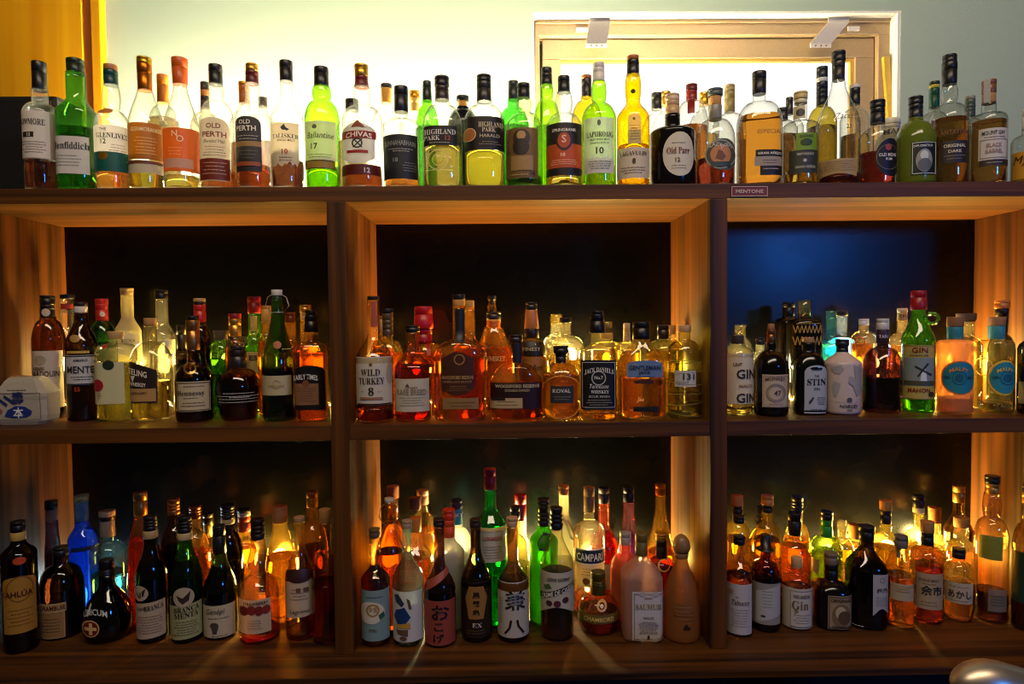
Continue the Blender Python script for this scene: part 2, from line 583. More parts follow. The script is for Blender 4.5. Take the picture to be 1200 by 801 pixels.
def glass_mat(g):
    if g.startswith('cer:'): return m_plain(g[4:], 0.28)
    if g.startswith('opq:'): return m_plain(g[4:], 0.12)
    if g.startswith('fro:'): return m_frost(g[4:])
    return m_glass(g)

def clip_x(poly, c, sgn):
    out = []
    for i in range(len(poly)):
        (xa, ya), (xb, yb) = poly[i - 1], poly[i]
        ia, ib = (xa - c) * sgn >= 0, (xb - c) * sgn >= 0
        if ia != ib:
            t = (c - xa) / (xb - xa)
            out.append((c, ya + (yb - ya) * t))
        if ib: out.append((xb, yb))
    return out

PLACED = {}
ROWPX = {}
def fits(key, X, Y, rx, ry, infl=False):
    worst = 0.0
    for (a, bb, r2x, r2y, sq) in PLACED.get(key, []):
        if infl: r2x, r2y = r2x * sq, r2y * sq
        dx, dy = X - a, Y - bb
        L = math.hypot(dx, dy)
        c, s = (dx / L, dy / L) if L > 1e-6 else (1, 0)
        need = math.hypot(rx * c, ry * s) + math.hypot(r2x * c, r2y * s)
        worst = max(worst, need + 0.001 - L)
    return worst

def solve_place(S):
    sh = S['bay'][0]
    Z = SHELF_Z[sh]
    side = S['bay'][1] if len(S['bay']) > 1 else 'T'
    lo, hi = LIM[side]
    ymid = (S['ys'] + S['yt']) / 2 if S['row'] else (S['ys'] + 2 * S['yt']) / 3 if sh == 'T' else S['ys']
    def at(Y):
        P = at_y(S['x'], S['ys'], Y)
        X = P.x
        th = math.atan2(X - EYE.x, Y - EYE.y)
        dep = (Vector((X, Y, Z + .1)) - EYE).dot(WV)
        R = S['w'] / 2 * dep / FPX
        if S['n'] <= 2.2: R *= math.cos(th) ** 0.9
        else: R *= (1 - 0.35 * abs(math.tan(th)) * S['k'] * 0.5)
        return X, R, th
    if S['Y'] is not None:
        cand = [S['Y']]
    elif S['row'] == 0:
        if S['yb'] is not None and sh != 'T':
            yf = at_z(S['x'], S['yb'], Z).y
        else:
            yf = 0.010
        yf = max(yf, 0.004 if sh != 'B' else -0.01)
        Y = yf + 0.04
        for _ in range(4):
            X, R, th = at(Y); Y = yf + R * S['k']
        cand = [Y + i * 0.002 * (1 if i < 20 else 2) for i in range(50)]
    else:
        y0 = 0.10 if S['row'] == 1 else 0.185 if S['row'] == 2 else 0.25
        Rw = at(y0)[1]
        for (px, pw, pY, pry, prow) in ROWPX.get(S['bay'], []):
            if prow < S['row'] and abs(px - S['x']) < (pw + S['w']) / 2 * .97:
                y0 = max(y0, pY + min(pry, .04) * .55)
        cand = [y0 + i * 0.004 for i in range(60)]
    best = None
    w_full = S['w']
    for shrink in ((1.0,) if S['row'] == 0 else (1.0, .94, .88, .82, .76, .7)):
        S['w'] = max(w_full * shrink, S['nw'] + 2)
        for Y in cand:
            X, R, th = at(Y)
            ry = R * S['k']
            if Y + ry > (0.245 if sh == 'T' else 0.303) and S['row'] and best is not None: break
            sq = 1 + .05 * min(3.0, max(0, S['n'] - 2))
            ov = fits(S['bay'], X, Y, R * (sq if S['row'] else 1), ry * (sq if S['row'] else 1), S['row'] > 0)
            if sh != 'T':
                ov = max(ov, lo + R + .001 - X, X + R + .001 - hi)
            if best is None or ov < best[0] - 1e-5: best = (ov, Y, S['w'])
            if ov <= 0: break
        if best[0] <= 0: break
    S['w'] = best[2]
    best = best[:2]
    ov, Y = best
    X, R, th = at(Y)
    if sh != 'T':
        if X < lo + R + .0015: X = lo + R + .0015
        if X > hi - R - .0015: X = hi - R - .0015
    PLACED.setdefault(S['bay'], []).append((X, Y, R, R * S['k'], 1 + .05 * min(3.0, max(0, S['n'] - 2))))
    ROWPX.setdefault(S['bay'], []).append((S['x'], S['w'], Y, R * S['k'], S['row']))
    if ov > 0.003 or (S['row'] == 0 and S['yb'] and Y - R * S['k'] - at_z(S['x'], S['yb'], Z).y > .02): print('Y=%.3f' % Y, 'OVERLAP %.1f mm' % (ov * 1000), S['bay'], S['x'], S['d'])
    return X, Y, R, th, Z

def build(S):
    X, Y, R, th, Z = solve_place(S)
    if 'jar' in S['name'] and S['row'] == 0: R *= .965
    k, N = S['k'], S['n']
    ry = R * k
    rot = S['rot'] if S['rot'] is not None else (-th if N <= 2.2 and k > .9 else -th * 0.35)
    root = empty(S['name'], (X, Y, Z + 0.0002), rot)
    tag(root, S['d'], 'jar' if 'jar' in S['name'] else 'bottle', BAYS[S['bay']])
    zc = lambda y: z_of(X, Y, y) - Z            # silhouette heights
    Yf = Y - ry * 0.85
    def zf(y):                                    # heights on the front face (body, shoulder or neck)
        r = ry
        if y < S['ys']:
            r = rn0 + (ry - rn0) * max(0.0, (y - S['yn']) / max(1.0, S['ys'] - S['yn'])) ** .6
        return z_of(X, Y - r * .85, y) - Z
    rn0 = S['nw'] / 2.0 * R / (S['w'] / 2.0)
    s = R / (S['w'] / 2.0)                        # metres per pixel
    top = S['row'] == 0
    seg = (32 if N <= 2.2 else 44) if top else (22 if N <= 2.2 else 32)
    rn = S['nw'] / 2.0 * s
    caps = S['caps']
    zg = zc(caps[-1][1]) + 0.002 if caps else zc(S['yt'])
    rings = []
    def ring(z, r):
        w = min(1, max(0, (r - rn) / max(1e-6, R - rn)))
        rings.append((z, r, r * (1 + (k - 1) * w), 2 + (N - 2) * w ** .5))
    if S['prof']:
        pts = [(zc(y), wd / 2.0 * s) for y, wd in S['prof']]
        pts[0] = (0.0, pts[0][1])
        for i in range(1, len(pts)): pts[i] = (max(pts[i][0], pts[i - 1][0] + .0012), pts[i][1])
        for i in range(len(pts) - 1):
            (za, ra), (zb2, rb) = pts[i], pts[i + 1]
            p0 = pts[max(0, i - 1)]; p3 = pts[min(len(pts) - 1, i + 2)]
            for q in range(3):
                t = q / 3.0
                rr = 0.5 * (2 * ra + (rb - p0[1]) * t + (2 * p0[1] - 5 * ra + 4 * rb - p3[1]) * t * t + (-p0[1] + 3 * ra - 3 * rb + p3[1]) * t ** 3)
                ring(za + (zb2 - za) * t, max(0.002, rr))
        ring(*pts[-1])
    else:
        zs, zn = zc(S['ys']), zc(S['yn'])
        bt = S['bt']
        ring(0, R * bt * .86); ring(0.0025, R * bt * .965); ring(0.008, R * bt)
        for t in (.33, .66, .97): ring(0.008 + (zs - 0.008) * t, R * (bt + (1 - bt) * t))
        st = S['st']
        for i in range(0, 9):
            t = i / 8.0
            e = math.sqrt(max(0, 1 - t * t)); l = 1 - t; q = (max(0, 1 - t ** 3.2)) ** (1 / 3.2)
            c = .5 + .5 * math.cos(math.pi * t)
            f = {'r': .75 * e + .25 * l, 's': c, 'l': .55 * l + .45 * c, 'q': .9 * q + .1 * l, 'o': e, 'v': l ** 1.5}[st]
            ring(zs + (zn - zs) * t, rn + (R - rn) * f)
        for i in range(1, 6):
            t = i / 5.0
            ring(zn + (zg - zn) * t, rn * (1 + S['bulb'] * math.sin(math.pi * t)))
    rings.sort(key=lambda q: q[0])
    gm = glass_mat(S['g'])
    if S['name'] == 'porcelain_jar':
        oc = [(.82, -1), (1, -.6), (1, .6), (.82, 1), (-.82, 1), (-1, .6), (-1, -.6), (-.82, -1)]
        vs, fs = [], []
        lv = [(0, .86), (.08, .97), (.2, 1.0), (.52, 1.0), (.60, 1.03), (.66, 1.03), (.70, .98), (.90, .74), (.97, .62), (1.0, .52)]
        H = zc(441)
        for t, q in lv: vs += [(x * R * q, y * ry * q, t * H) for x, y in oc]
        for j in range(len(lv) - 1):
            fs += [(j * 8 + i, j * 8 + (i + 1) % 8, (j + 1) * 8 + (i + 1) % 8, (j + 1) * 8 + i) for i in range(8)]
        fs += [tuple(range(8))[::-1], tuple((len(lv) - 1) * 8 + i for i in range(8))]
        mesh_obj('jar_body', vs[:5 * 8], [f for f in fs if max(f) < 40], gm, root)
        k2 = 4 * 8
        mesh_obj('lid', [v for v in vs[k2:]], [tuple(i - k2 for i in f) for f in fs if min(f) >= k2], gm, root)
        rings = [(z2 * H, R * q, ry * q, 9) for z2, q in lv]
    else:
        lathe('glass_body', rings, gm, root, seg)
    def surf(z, u_m, eps):
        """point on the body at height z, lateral offset u_m (metres), lifted by eps"""
        z = max(z, .0015)
        j = 0
        while j < len(rings) - 2 and rings[j + 1][0] < z: j += 1
        a, c = rings[j], rings[j + 1]
        t = min(1, max(0, (z - a[0]) / max(1e-6, c[0] - a[0])))
        rx = a[1] + (c[1] - a[1]) * t; yy = a[2] + (c[2] - a[2]) * t; n = a[3] + (c[3] - a[3]) * t
        u = max(-.992, min(.992, u_m / rx))
        y = -yy * (1 - abs(u) ** n) ** (1 / n)
        # outward direction
        gx = (abs(u) ** (n - 1)) * (1 if u > 0 else -1) / rx
        gy = -((abs(y / yy)) ** (n - 1)) / yy
        L = math.hypot(gx, gy) or 1
        return (rx * u + gx / L * eps, y + gy / L * eps, z)
    xax = lambda y: px_of(X, Y, Z + zf(y))
    lat = lambda x, y: (x - xax(y)) * s
    # liquid
    if S['lq'] and not S['g'].startswith(('cer', 'opq')):
        lv = zc(S['lq'][0])
        inner = []
        f = 0.93
        for i, (z, rx, yy, n) in enumerate(rings):
            if z < 0.006: continue
            if z < lv:
                inner.append((z, rx * f, yy * f, n))
            else:
                a = rings[i - 1]; t = (lv - a[0]) / max(1e-6, z - a[0])
                inner.append((lv, (a[1] + (rx - a[1]) * t) * f, (a[2] + (yy - a[2]) * t) * f, n))
                break
        if len(inner) >= 2:
            z0 = inner[0]
            inner = [(0.0055, z0[1] * .9, z0[2] * .9, z0[3])] + inner
            lathe('liquid', inner, m_liquid(S['lq'][1]), root, seg)
    # closures
    for i, cdef in enumerate(caps):
        y0, y1, w0, w1, col = cdef[:5]
        kind = cdef[5] if len(cdef) > 5 else ''
        za, zb2 = zc(y1), zc(y0)
        r1, r0 = w1 / 2.0 * s, w0 / 2.0 * s
        h = zb2 - za
        e = min(0.0012, h * .2)
        nm = 'cap' if i == 0 else 'capsule'
        if kind == 'c': nm = 'cork_stopper'
        if kind == 'b': nm = 'neck_band'
        R4 = lambda z, r: (z, r, r, 2.0)
        if kind == 'o':   # ball stopper
            rg = [R4(za + h * (.5 - .5 * math.cos(math.pi * t)), max(.001, r0 * math.sin(math.pi * (.13 + .87 * t) ** 1.0))) for t in [q / 10.0 for q in range(11)]]
            nm = 'ball_stopper'
        elif kind == 'h':  # top hat
            rg = [R4(za, r0 * 1.0), R4(za + .001, r1), R4(za + .0035, r1), R4(za + .004, r0), R4(zb2 - e, r0 * .97), R4(zb2, r0 * .9)]
            nm = 'hat_cap'
        elif kind == 'g':  # glass stopper
            rg = [R4(za, r1 * .8), R4(za + e, r1), R4(zb2 - e, r0), R4(zb2, r0 * .85)]
            nm = 'glass_stopper'
        else:
            rg = [R4(za, r1 - e * .6), R4(za + e, r1)]
            if h > 0.014 and kind in ('', 's'):
                for fz in ((.62, .66) if kind == '' else (.3, .34, .5, .54, .7, .74)):
                    pass
                fr = [.64] if kind == '' else [.3, .5, .7]
                for q in fr:
                    zz = za + h * q; rr = r1 + (r0 - r1) * q
                    rg += [R4(zz - .0008, rr), R4(zz - .0003, rr * .955), R4(zz + .0003, rr * .955), R4(zz + .0008, rr)]
            rg += [R4(zb2 - e, r0), R4(zb2 - e * .3, r0 - e * .35), R4(zb2, r0 - e)]
        if kind == 'c':
            mt = m_wood('cork_wood_' + col, col, col, 2, 0.7) if False else m_plain(col, 0.75)
        elif kind == 'g': mt = m_glass(col)
        else: mt = m_plain(col, 0.35)
        lathe(nm, rg, mt, root, 20 if top else 14)
    # labels
    labobs = []
    def put_mesh(name, polys, mat, parent):
        vs, fs = [], []
        for pv, pf in polys:
            o = len(vs)
            vs += pv; fs += [tuple(o + i for i in f) for f in pf]
        return mesh_obj(name, vs, fs, mat, parent, True)
    def patch(x0, y0, x1, y1, shape, eps, arg=0.0):
        nx, ny = (14, 5) if top else (8, 3)
        xc, xh = (x0 + x1) / 2.0, (x1 - x0) / 2.0
        ym, yh = (y0 + y1) / 2.0, (y1 - y0) / 2.0
        ua = lat(x0, ym); ub = lat(x1, ym)
        za, zb2 = zf(y1), zf(y0)
        vs, fs = [], []
        rnd = random.Random(int(x0 * 7 + y0))
        aa = None
        if N <= 2.2:
            lim = .985
            p0 = math.asin(max(-lim, min(lim, ua / R))); p1 = math.asin(max(-lim, min(lim, ub / R)))
        for i in range(nx + 1):
            a = -1 + 2.0 * i / nx
            if shape in 'oc': a = math.sin(a * math.pi / 2)
            lo, hi = za, zb2
            if shape == 'o':
                q = math.sqrt(max(0, 1 - a * a)) * (zb2 - za) / 2; mz = (za + zb2) / 2
                lo, hi = mz - q, mz + q
            elif shape == 'a': hi = zb2 - (zb2 - za) * arg * (1 - math.sqrt(max(0, 1 - a * a)))
            elif shape == 's':
                hi = zb2 - (zb2 - za) * .16 * abs(a) ** 1.5; lo = za + (zb2 - za) * .16 * abs(a) ** 2
            elif shape == 't': lo = za + (zb2 - za) * arg * (rnd.random())
            elif shape == 'd': hi = zb2 - (zb2 - za) * arg * (a + 1) / 2; lo = za
            elif shape == 'z': hi = zb2 - (zb2 - za) * arg * (1 - a) / 2; lo = za + (zb2 - za) * arg * (a + 1) / 2
            elif shape == 'w': lo = za + (zb2 - za) * arg * math.cos(a * 2.6) 
            for j in range(ny + 1):
                z = lo + (hi - lo) * j / ny
                if N <= 2.2:
                    ph = p0 + (p1 - p0) * (a + 1) / 2
                    jj = 0
                    um = math.sin(ph)
                    # scale with the local radius on shoulders
                    r_here = R
                    for q in range(len(rings) - 1):
                        if rings[q][0] <= z <= rings[q + 1][0]:
                            tt = (z - rings[q][0]) / max(1e-6, rings[q + 1][0] - rings[q][0])
                            r_here = rings[q][1] + (rings[q + 1][1] - rings[q][1]) * tt
                            break
                    u = um * R if r_here >= R * .985 else max(-r_here * .98, min(r_here * .98, um * R))
                else:
                    u = ua + (ub - ua) * (a + 1) / 2
                vs.append(surf(z, u, eps))
        for i in range(nx):
            for j in range(ny):
                q = i * (ny + 1) + j
                fs.append((q, q + ny + 1, q + ny + 2, q + 1))
        return vs, fs
    for i, L in enumerate(S['lab']):
        x0, y0, x1, y1, col = L[:5]
        shape = L[5] if len(L) > 5 else 'r'
        arg = L[6] if len(L) > 6 else 0.5
        vs, fs = patch(x0, y0, x1, y1, shape, 0.0006 + 0.0003 * i, arg)
        labobs.append((mesh_obj('label' if i == 0 else 'label_panel', vs, fs, m_paper(col), root, True), L))
    host = labobs[0][0] if labobs else root
    groups = {}
    for i, Pn in enumerate(S['pr']):
        kind, col = Pn[0], Pn[-1]
        eps = 0.0016 + 0.00012 * i
        if kind == 'r': q = patch(Pn[1], Pn[2], Pn[3], Pn[4], 'r', eps)
        elif kind == 'd': q = patch(Pn[1] - Pn[3], Pn[2] - Pn[3], Pn[1] + Pn[3], Pn[2] + Pn[3], 'o', eps)
        elif kind == 'e': q = patch(Pn[1], Pn[2], Pn[3], Pn[4], 'o', eps)
        elif kind == 'a': q = patch(Pn[1], Pn[2], Pn[3], Pn[4], 'a', eps, 1.0)
        elif kind == 'o':
            vs, fs = [], []
            m = 20
            for h in range(m):
                an = 2 * math.pi * h / m
                for rr in (Pn[3], Pn[3] * (Pn[4] if len(Pn) > 5 else .8)):
                    y = Pn[2] - rr * math.sin(an); x = Pn[1] + rr * math.cos(an)
                    vs.append(surf(zf(y), lat(x, y), eps))
            for h in range(m):
                h2 = (h + 1) % m
                fs.append((2 * h, 2 * h2, 2 * h2 + 1, 2 * h + 1))
            q = vs, fs
        elif kind == 'p':
            vs, fs = [], []
            xs = [a2 for a2, _ in Pn[1]]
            cnt = max(1, int(math.ceil((max(xs) - min(xs)) / 3.0)))
            for h in range(cnt):     # cut into upright slices so the print follows the curve
                c0 = min(xs) + (max(xs) - min(xs)) * h / cnt
                c1 = min(xs) + (max(xs) - min(xs)) * (h + 1) / cnt
                poly = clip_x(clip_x(list(Pn[1]), c0, 1), c1, -1)
                if len(poly) < 3: continue
                o = len(vs)
                vs += [surf(zf(b2), lat(a2, b2), eps) for a2, b2 in poly]
                fs.append(tuple(range(o, o + len(poly))))
            q = vs, fs
        elif kind == 'b':  # border frame
            x0, y0, x1, y1, t = Pn[1:6]
            vv, ff = [], []
            for (a0, b0, a1, b1) in ((x0, y0, x1, y0 + t), (x0, y1 - t, x1, y1), (x0, y0 + t, x0 + t, y1 - t), (x1 - t, y0 + t, x1, y1 - t)):
                pv, pf = patch(a0, b0, a1, b1, 'r', eps)
                o = len(vv); vv += pv; ff += [tuple(o + i2 for i2 in f) for f in pf]
            q = vv, ff
        elif kind == 'l':  # small print rows
            x0, y0, x1, y1, cnt = Pn[1:6]
            vv, ff = [], []
            rnd = random.Random(int(x0 + 3 * y0))
            dy = (y1 - y0) / float(cnt)
            for r in range(cnt):
                yy = y0 + dy * (r + .5)
                hw2 = (x1 - x0) / 2 * (0.62 + .38 * rnd.random()); xm = (x0 + x1) / 2
                xx = xm - hw2
                while xx < xm + hw2 - .6:
                    wl = 1.0 + 2.6 * rnd.random()
                    xe = min(xx + wl, xm + hw2)
                    t = min(.42, dy * .22)
                    pts = [(xx, yy + t), (xe, yy + t), (xe, yy - t), (xx, yy - t)]
                    o = len(vv)
                    vv += [surf(zf(b2), lat(a2, b2), eps) for a2, b2 in pts]; ff.append((o, o + 1, o + 2, o + 3))
                    xx = xe + .7
            q = vv, ff
        nm = {'l': 'fine_print', 'b': 'printed_border'}.get(kind, 'emblem')
        groups[(nm, col, len(groups))] = [q]
    for Tt in S['tx']:
        string, x, y, h, col = Tt[:5]
        wmax = Tt[5] if len(Tt) > 5 else None
        bend = Tt[6] if len(Tt) > 6 else 0.0
        slope = Tt[7] if len(Tt) > 7 else 0.0
        vs0, fs0, tw, thh = TEXT[string]
        sc = h / thh
        sx = sc
        if wmax: sx = min(sc * 1.25, wmax / tw)
        if wmax and sx < sc * .6: sc = sx / .6
        vs = []
        half = max(1e-6, tw * sx / 2)
        u0 = lat(x, y)
        ph0 = math.asin(max(-.95, min(.95, u0 / R)))
        for tx, ty in vs0:
            dx = tx * sx
            yy = y - ty * sc + bend * (dx / half) ** 2 - slope * dx
            if N <= 2.2:
                ph = max(-1.45, min(1.45, ph0 + dx * s / R))
                u = math.sin(ph) * R
            else:
                u = u0 + dx * s
            vs.append(surf(zf(yy), u, 0.0022))
        groups[('lettering', col, len(groups))] = [(vs, fs0)]
    for (nm, col, _), polys in groups.items():
        put_mesh(nm, polys, m_plain(col, 0.45), host)
    # extra parts
    for E in S['ex']:
        kind = E[0]
        if kind == 'bail':   # swing-top wire
            x0, y0, x1, y1, col = E[1:6]
            hw2 = (x1 - x0) / 2 * s
            za, zb2 = zc(y1), zc(y0)
            pts = [(-hw2 * .55, -rn, za), (-hw2, -rn * .6, za + (zb2 - za) * .35), (-hw2 * .8, -rn * .3, za + (zb2 - za) * .8), (-hw2 * .3, -rn * .2, zb2),
                   (hw2 * .3, -rn * .2, zb2), (hw2 * .8, -rn * .3, za + (zb2 - za) * .8), (hw2, -rn * .6, za + (zb2 - za) * .35), (hw2 * .55, -rn, za)]
            tube('wire_bail', pts, 0.0011, m_plain(col, .3), root, 6)
            pts = [(rn * 1.12 * math.cos(q * math.pi / 8), rn * 1.12 * math.sin(q * math.pi / 8), za) for q in range(16)]
            tube('wire_collar', pts, 0.0011, m_plain(col, .3), root, 6, True)
        elif kind == 'loop':  # glass ring handle
            xx, yy, rr, col = E[1:5]
            cx = (xx - xax(yy)) * s; zz = zc(yy); r = rr * s
            tube('ring_handle', [(cx + r * math.cos(q * math.pi / 9), 0, zz + r * math.sin(q * math.pi / 9)) for q in range(18)], 0.0035, m_glass(col), root, 8, True)
        elif kind == 'drip':  # wax strip down the neck
            x0, y0, x1, y1, col = E[1:6]
            vs, fs = patch(x0, y0, x1, y1, 'r', 0.0012)
            mesh_obj('wax_strip', vs, fs, m_plain(col, .3), root, True)
        elif kind == 'cord':  # strings wound round the body
            y0, y1, cnt, col = E[1:5]
            for q in range(cnt):
                zz = zc(y0 + (y1 - y0) * q / (cnt - 1.0))
                tl = 0.004 * math.sin(q * 2.1)
                tube('cord', [(R * 1.012 * math.cos(h * math.pi / 12), R * k * 1.012 * math.sin(h * math.pi / 12), zz + tl * math.cos(h * math.pi / 12)) for h in range(24)], 0.0008, m_plain(col, .6), root, 5, True)
        elif kind == 'net':
            y0, y1, wd, col = E[1:5]
            rr = wd / 2.0 * s
            rnd = random.Random(5)
            for q in range(6):
                pts = []
                for h in range(12):
                    an = h * math.pi / 6
                    pts.append((rr * (.75 + .35 * rnd.random()) * math.cos(an), rr * (.75 + .35 * rnd.random()) * math.sin(an), zc(y1 + (y0 - y1) * rnd.random())))
                tube('wire_net', pts, 0.0007, m_plain(col, .4), root, 5, True)
        elif kind == 'tape':
            x0, y0, x1, y1, col = E[1:6]
            r = (x1 - x0) / 2 * s
            cx = ((x0 + x1) / 2 - xax(y0)) * s
            rc = caps[0][3] / 2.0 * s
            box('tax_strip', cx - r, cx + r, -rc - .0012, -rc + 0.0006 - .001, zc(y1), zc(y0), m_plain(col, .5), root, bevel=0)
        elif kind == 'rib':
            y0, y1, cnt, col = E[1:5]
            for q in range(cnt):
                zz = zc(y0 + (y1 - y0) * q / (cnt - 1.0))
                tube('rib', [(R * 1.004 * math.cos(h * math.pi / 12), R * k * 1.004 * math.sin(h * math.pi / 12), zz) for h in range(24)], 0.0012, m_glass(col), root, 6, True)
    return root

# ------------------------------------------------------------------ bottles, measured in photograph pixels
K = '14110f'
# ---- top shelf, front row left to right
b('T', 0, 47.5, 43, 133, 122, 73, 20, [(73, 107, 18, 18, K)], lq=(190, '5a1c06'), lab=[(26, 130, 66, 186, 'b9a68e'), (26, 130, 58, 185, 'e9dfcc')],
  tx=[('^BOWMORE', 36, 143, 7, '2a1d12', 34), ('12', 35, 158, 4, 'e8dcc0')], pr=[('r', 29, 155, 40, 161, '2a211a'), ('l', 28, 165, 54, 180, 5, '8a7a66')],
  d='clear bottle with black cap and white label, leftmost on the top shelf')
b('T', 0, 90, 44, 133, 117, 70, 23, [(70, 87, 21, 20, '1c2a14')], g='46a028', lq=(152, '2c5a10'), st='l', n=3.2, lab=[(68, 160, 111, 204, 'e6dfd0')],
  tx=[('^Glenfiddich', 89, 171, 8, '2a2a26', 44)], pr=[('l', 71, 181, 104, 196, 4, '9a9484')],
  d='green angular bottle with plain white label, second from the left on top')
b('T', 0, 131.5, 43, 148, 130, 76.5, 18, [(76.5, 83, 17, 17, 'b0713a'), (83, 101, 17.5, 17, '12403a')], lq=(200, 'd06a10'), bulb=.22, lab=[(110, 147, 153, 200, 'eee4d0'), (110, 178, 153, 201, '0f5f50')],
  tx=[('THE', 121, 152, 3.4, '4a3a28'), ('^GLENLIVET', 131, 159, 6, '2e261c', 38), ('12', 122, 166, 6, '2e261c')], pr=[('d', 122, 183, 5, 'd09a30*'), ('e', 116, 127, 132, 135, 'c47a34'), ('l', 128, 168, 148, 178, 3, '9a8a70')],
  d='clear bottle with teal neck band, cream and green label numbered 12 and orange seal')
b('T', 0, 171, 42, 145, 103, 68, 17, [(68, 76, 18, 18, 'd9a834*'), (76, 107, 18, 17, 'c06a12*')], lq=(192, 'f0c020'), st='l', lab=[(151, 144, 191, 187, 'b5690c'), (151, 188, 191, 203, 'd8c9a0')],
  tx=[('GLENMORANGIE', 171, 152, 5, 'f0dca0', 38)], pr=[('l', 156, 160, 186, 182, 6, 'e6c070'), ('r', 152, 188.5, 190, 192, '6e3410')],
  d='long necked clear bottle with gold capsule and amber brown label')
b('T', 0, 212.5, 43, 150, 103, 69, 16, [(69, 100, 20, 17.5, 'd05a12')], lq=(208, 'e8c040'), st='l', lab=[(191, 150, 234, 201, 'cf5c12'), (194, 186, 226, 197, 'e0a888')],
  tx=[('N', 205, 157, 7, 'f0c8a0'), ('O', 211, 163, 8, 'f0c8a0')], pr=[('l', 196, 172, 216, 183, 3, 'e8a070')],
  d='teardrop bottle with flared bright orange cap and orange label')
b('T', 0, 254, 41, 140, 119, 76.5, 17, [(76.5, 100, 16.5, 16.5, '1a1815')], lq=(204, '8a3208'), lab=[(235, 138, 269, 212, 'd9c6a6', 'a', .14), (235, 186, 269, 211, '7e2a10')],
  tx=[('OLD', 250, 148, 6, '7a2a18'), ('PERTH', 251, 158, 6.4, '7a2a18', 28), ('~Blended Malt', 251, 166, 4, '4a3a2c', 25)], pr=[('l', 239, 171, 265, 184, 4, '7a6850'), ('l', 239, 189, 265, 206, 4, 'd9b090')],
  d='bottle with arched cream label over a brick red lower band, black cap')
b('T', 0, 296.5, 42, 140, 121, 75.5, 17, [(75.5, 84, 15, 15, 'd9a040*'), (84, 99, 15.5, 16, '5c1712')], lq=(196, 'a8480c'), lab=[(277, 137, 306, 201, '2e2b27', 'a', .12), (277, 166, 306, 172, 'b08a52')],
  tx=[('OLD', 287, 143.5, 5, 'efe6d0'), ('PERTH', 288, 151, 6, 'efe6d0', 24)], pr=[('l', 279, 158, 303, 165, 2, 'b8b0a0'), ('r', 278, 190, 305, 195, '9a4a20'), ('l', 281, 175, 302, 188, 3, '6e6a62')],
  d='bottle with dark charcoal arched label and gold and wine red cap')
b('T', 0, 336.5, 39, 139, 117, 72, 15, [(72, 96, 15.5, 15.5, '1c1614')], lq=(190, '4a1a08'), st='l', lab=[(318, 144, 350, 197, 'e4cfa8', 't', .16)],
  tx=[('^TALISKER', 334, 160, 5, '33302a', 31), ('SINGLE MALT', 335, 165, 2.6, '33302a', 20), ('10', 334, 178, 6, 'c0481c')], pr=[('p', [(329, 150), (333, 146), (335, 150), (339, 152), (336, 154), (334, 153), (331, 153)], '33302a'), ('l', 324, 183, 346, 190, 2, '8a7654')],
  d='slim shouldered bottle with torn cream label reading a red 10')
b('T', 0, 377.5, 41, 138, 119, 79.5, 20, [(79.5, 103, 17, 18, '17140f')], g='8fd820', lq=(197, '9ad010'), bulb=.12, lab=[(358, 142, 394, 188, 'e2d6b4'), (359, 188, 392, 198, 'a8842e')],
  tx=[('~Ballantine', 375, 159, 7, '4a4436', 32), ('17', 369, 172, 7, '4a4436')], pr=[('d', 369, 149, 2.6, '6a6044'), ('l', 362, 180, 388, 186, 2, '8a8060'), ('b', 359, 188, 392, 198, .9, '3a2c10')],
  d='bright green bottle with black cap and cream label reading 17')
b('T', 0, 424.5, 48, 145, 126, 76.5, 20, [(76.5, 90, 16.5, 16, 'd8a23a*'), (90, 103, 15, 17, '6e1a16')], lq=(202, 'a03c0c'), st='o', lab=[(403, 144, 439, 192, 'c9c4bc', 's'), (402, 193, 446, 205, '5e1512')],
  tx=[('CHIVAS', 420, 158, 6, 'f2e6d0', 31, 2), ('12', 430, 200, 6, 'eadcc8')], pr=[('r', 402, 154, 440, 163, '8e1c16'), ('o', 419, 168.5, 6, .72, '2a2624'), ('p', [(414, 173), (424, 163), (425, 164), (415, 174)], '2a2624'), ('p', [(414, 164), (415, 163), (425, 173), (424, 174)], '2a2624'), ('r', 408, 176.5, 431, 180, '9a231c'), ('p', [(412, 150), (419, 142), (428, 150)], '8a4020')],
  d='rounded bottle with silver shield label, red banner and gold cap')
b('T', 0, 470.5, 43, 147, 141, 102, 15.5, [(102, 132, 16.5, 16.5, '191716')], lq=(206, 'a8500c'), lab=[(450, 158, 489, 210, '1b1b1e')],
  tx=[('BUNNAHABHAIN', 468, 168, 7, '8a8880', 38, 1.5), ('18', 464, 188, 5, '8a8880')], pr=[('l', 456, 174, 484, 179, 2, 'a8a49a'), ('l', 472, 190, 488, 202, 4, '7a7870')],
  d='round shouldered bottle with large black label and black cap')
b('T', 0, 518.5, 48, 147, 124, 90.5, 17.5, [(90.5, 102, 17.5, 17.5, '201a17'), (102, 118, 16, 17, '35281f')], lq=(174, 'd0a838'), n=2.6, lab=[(498, 148, 536, 171, '17130f')],
  tx=[('^HIGHLAND', 517, 155.5, 6, 'd8d2c4', 35), ('^PARK', 508, 162.5, 5.4, 'd8d2c4', 18), ('12', 526, 162.5, 5.4, 'b04a1c')], pr=[('l', 500, 166, 534, 170, 1, 'b0aa9a'), ('o', 515, 188, 12, .9, 'c8b470'), ('o', 515, 188, 7, .86, 'c8b470'), ('l', 498, 174, 536, 178, 1, 'c8b470'), ('l', 498, 198, 536, 202, 1, 'c8b470')],
  d='embossed clear bottle with narrow black band label numbered 12')
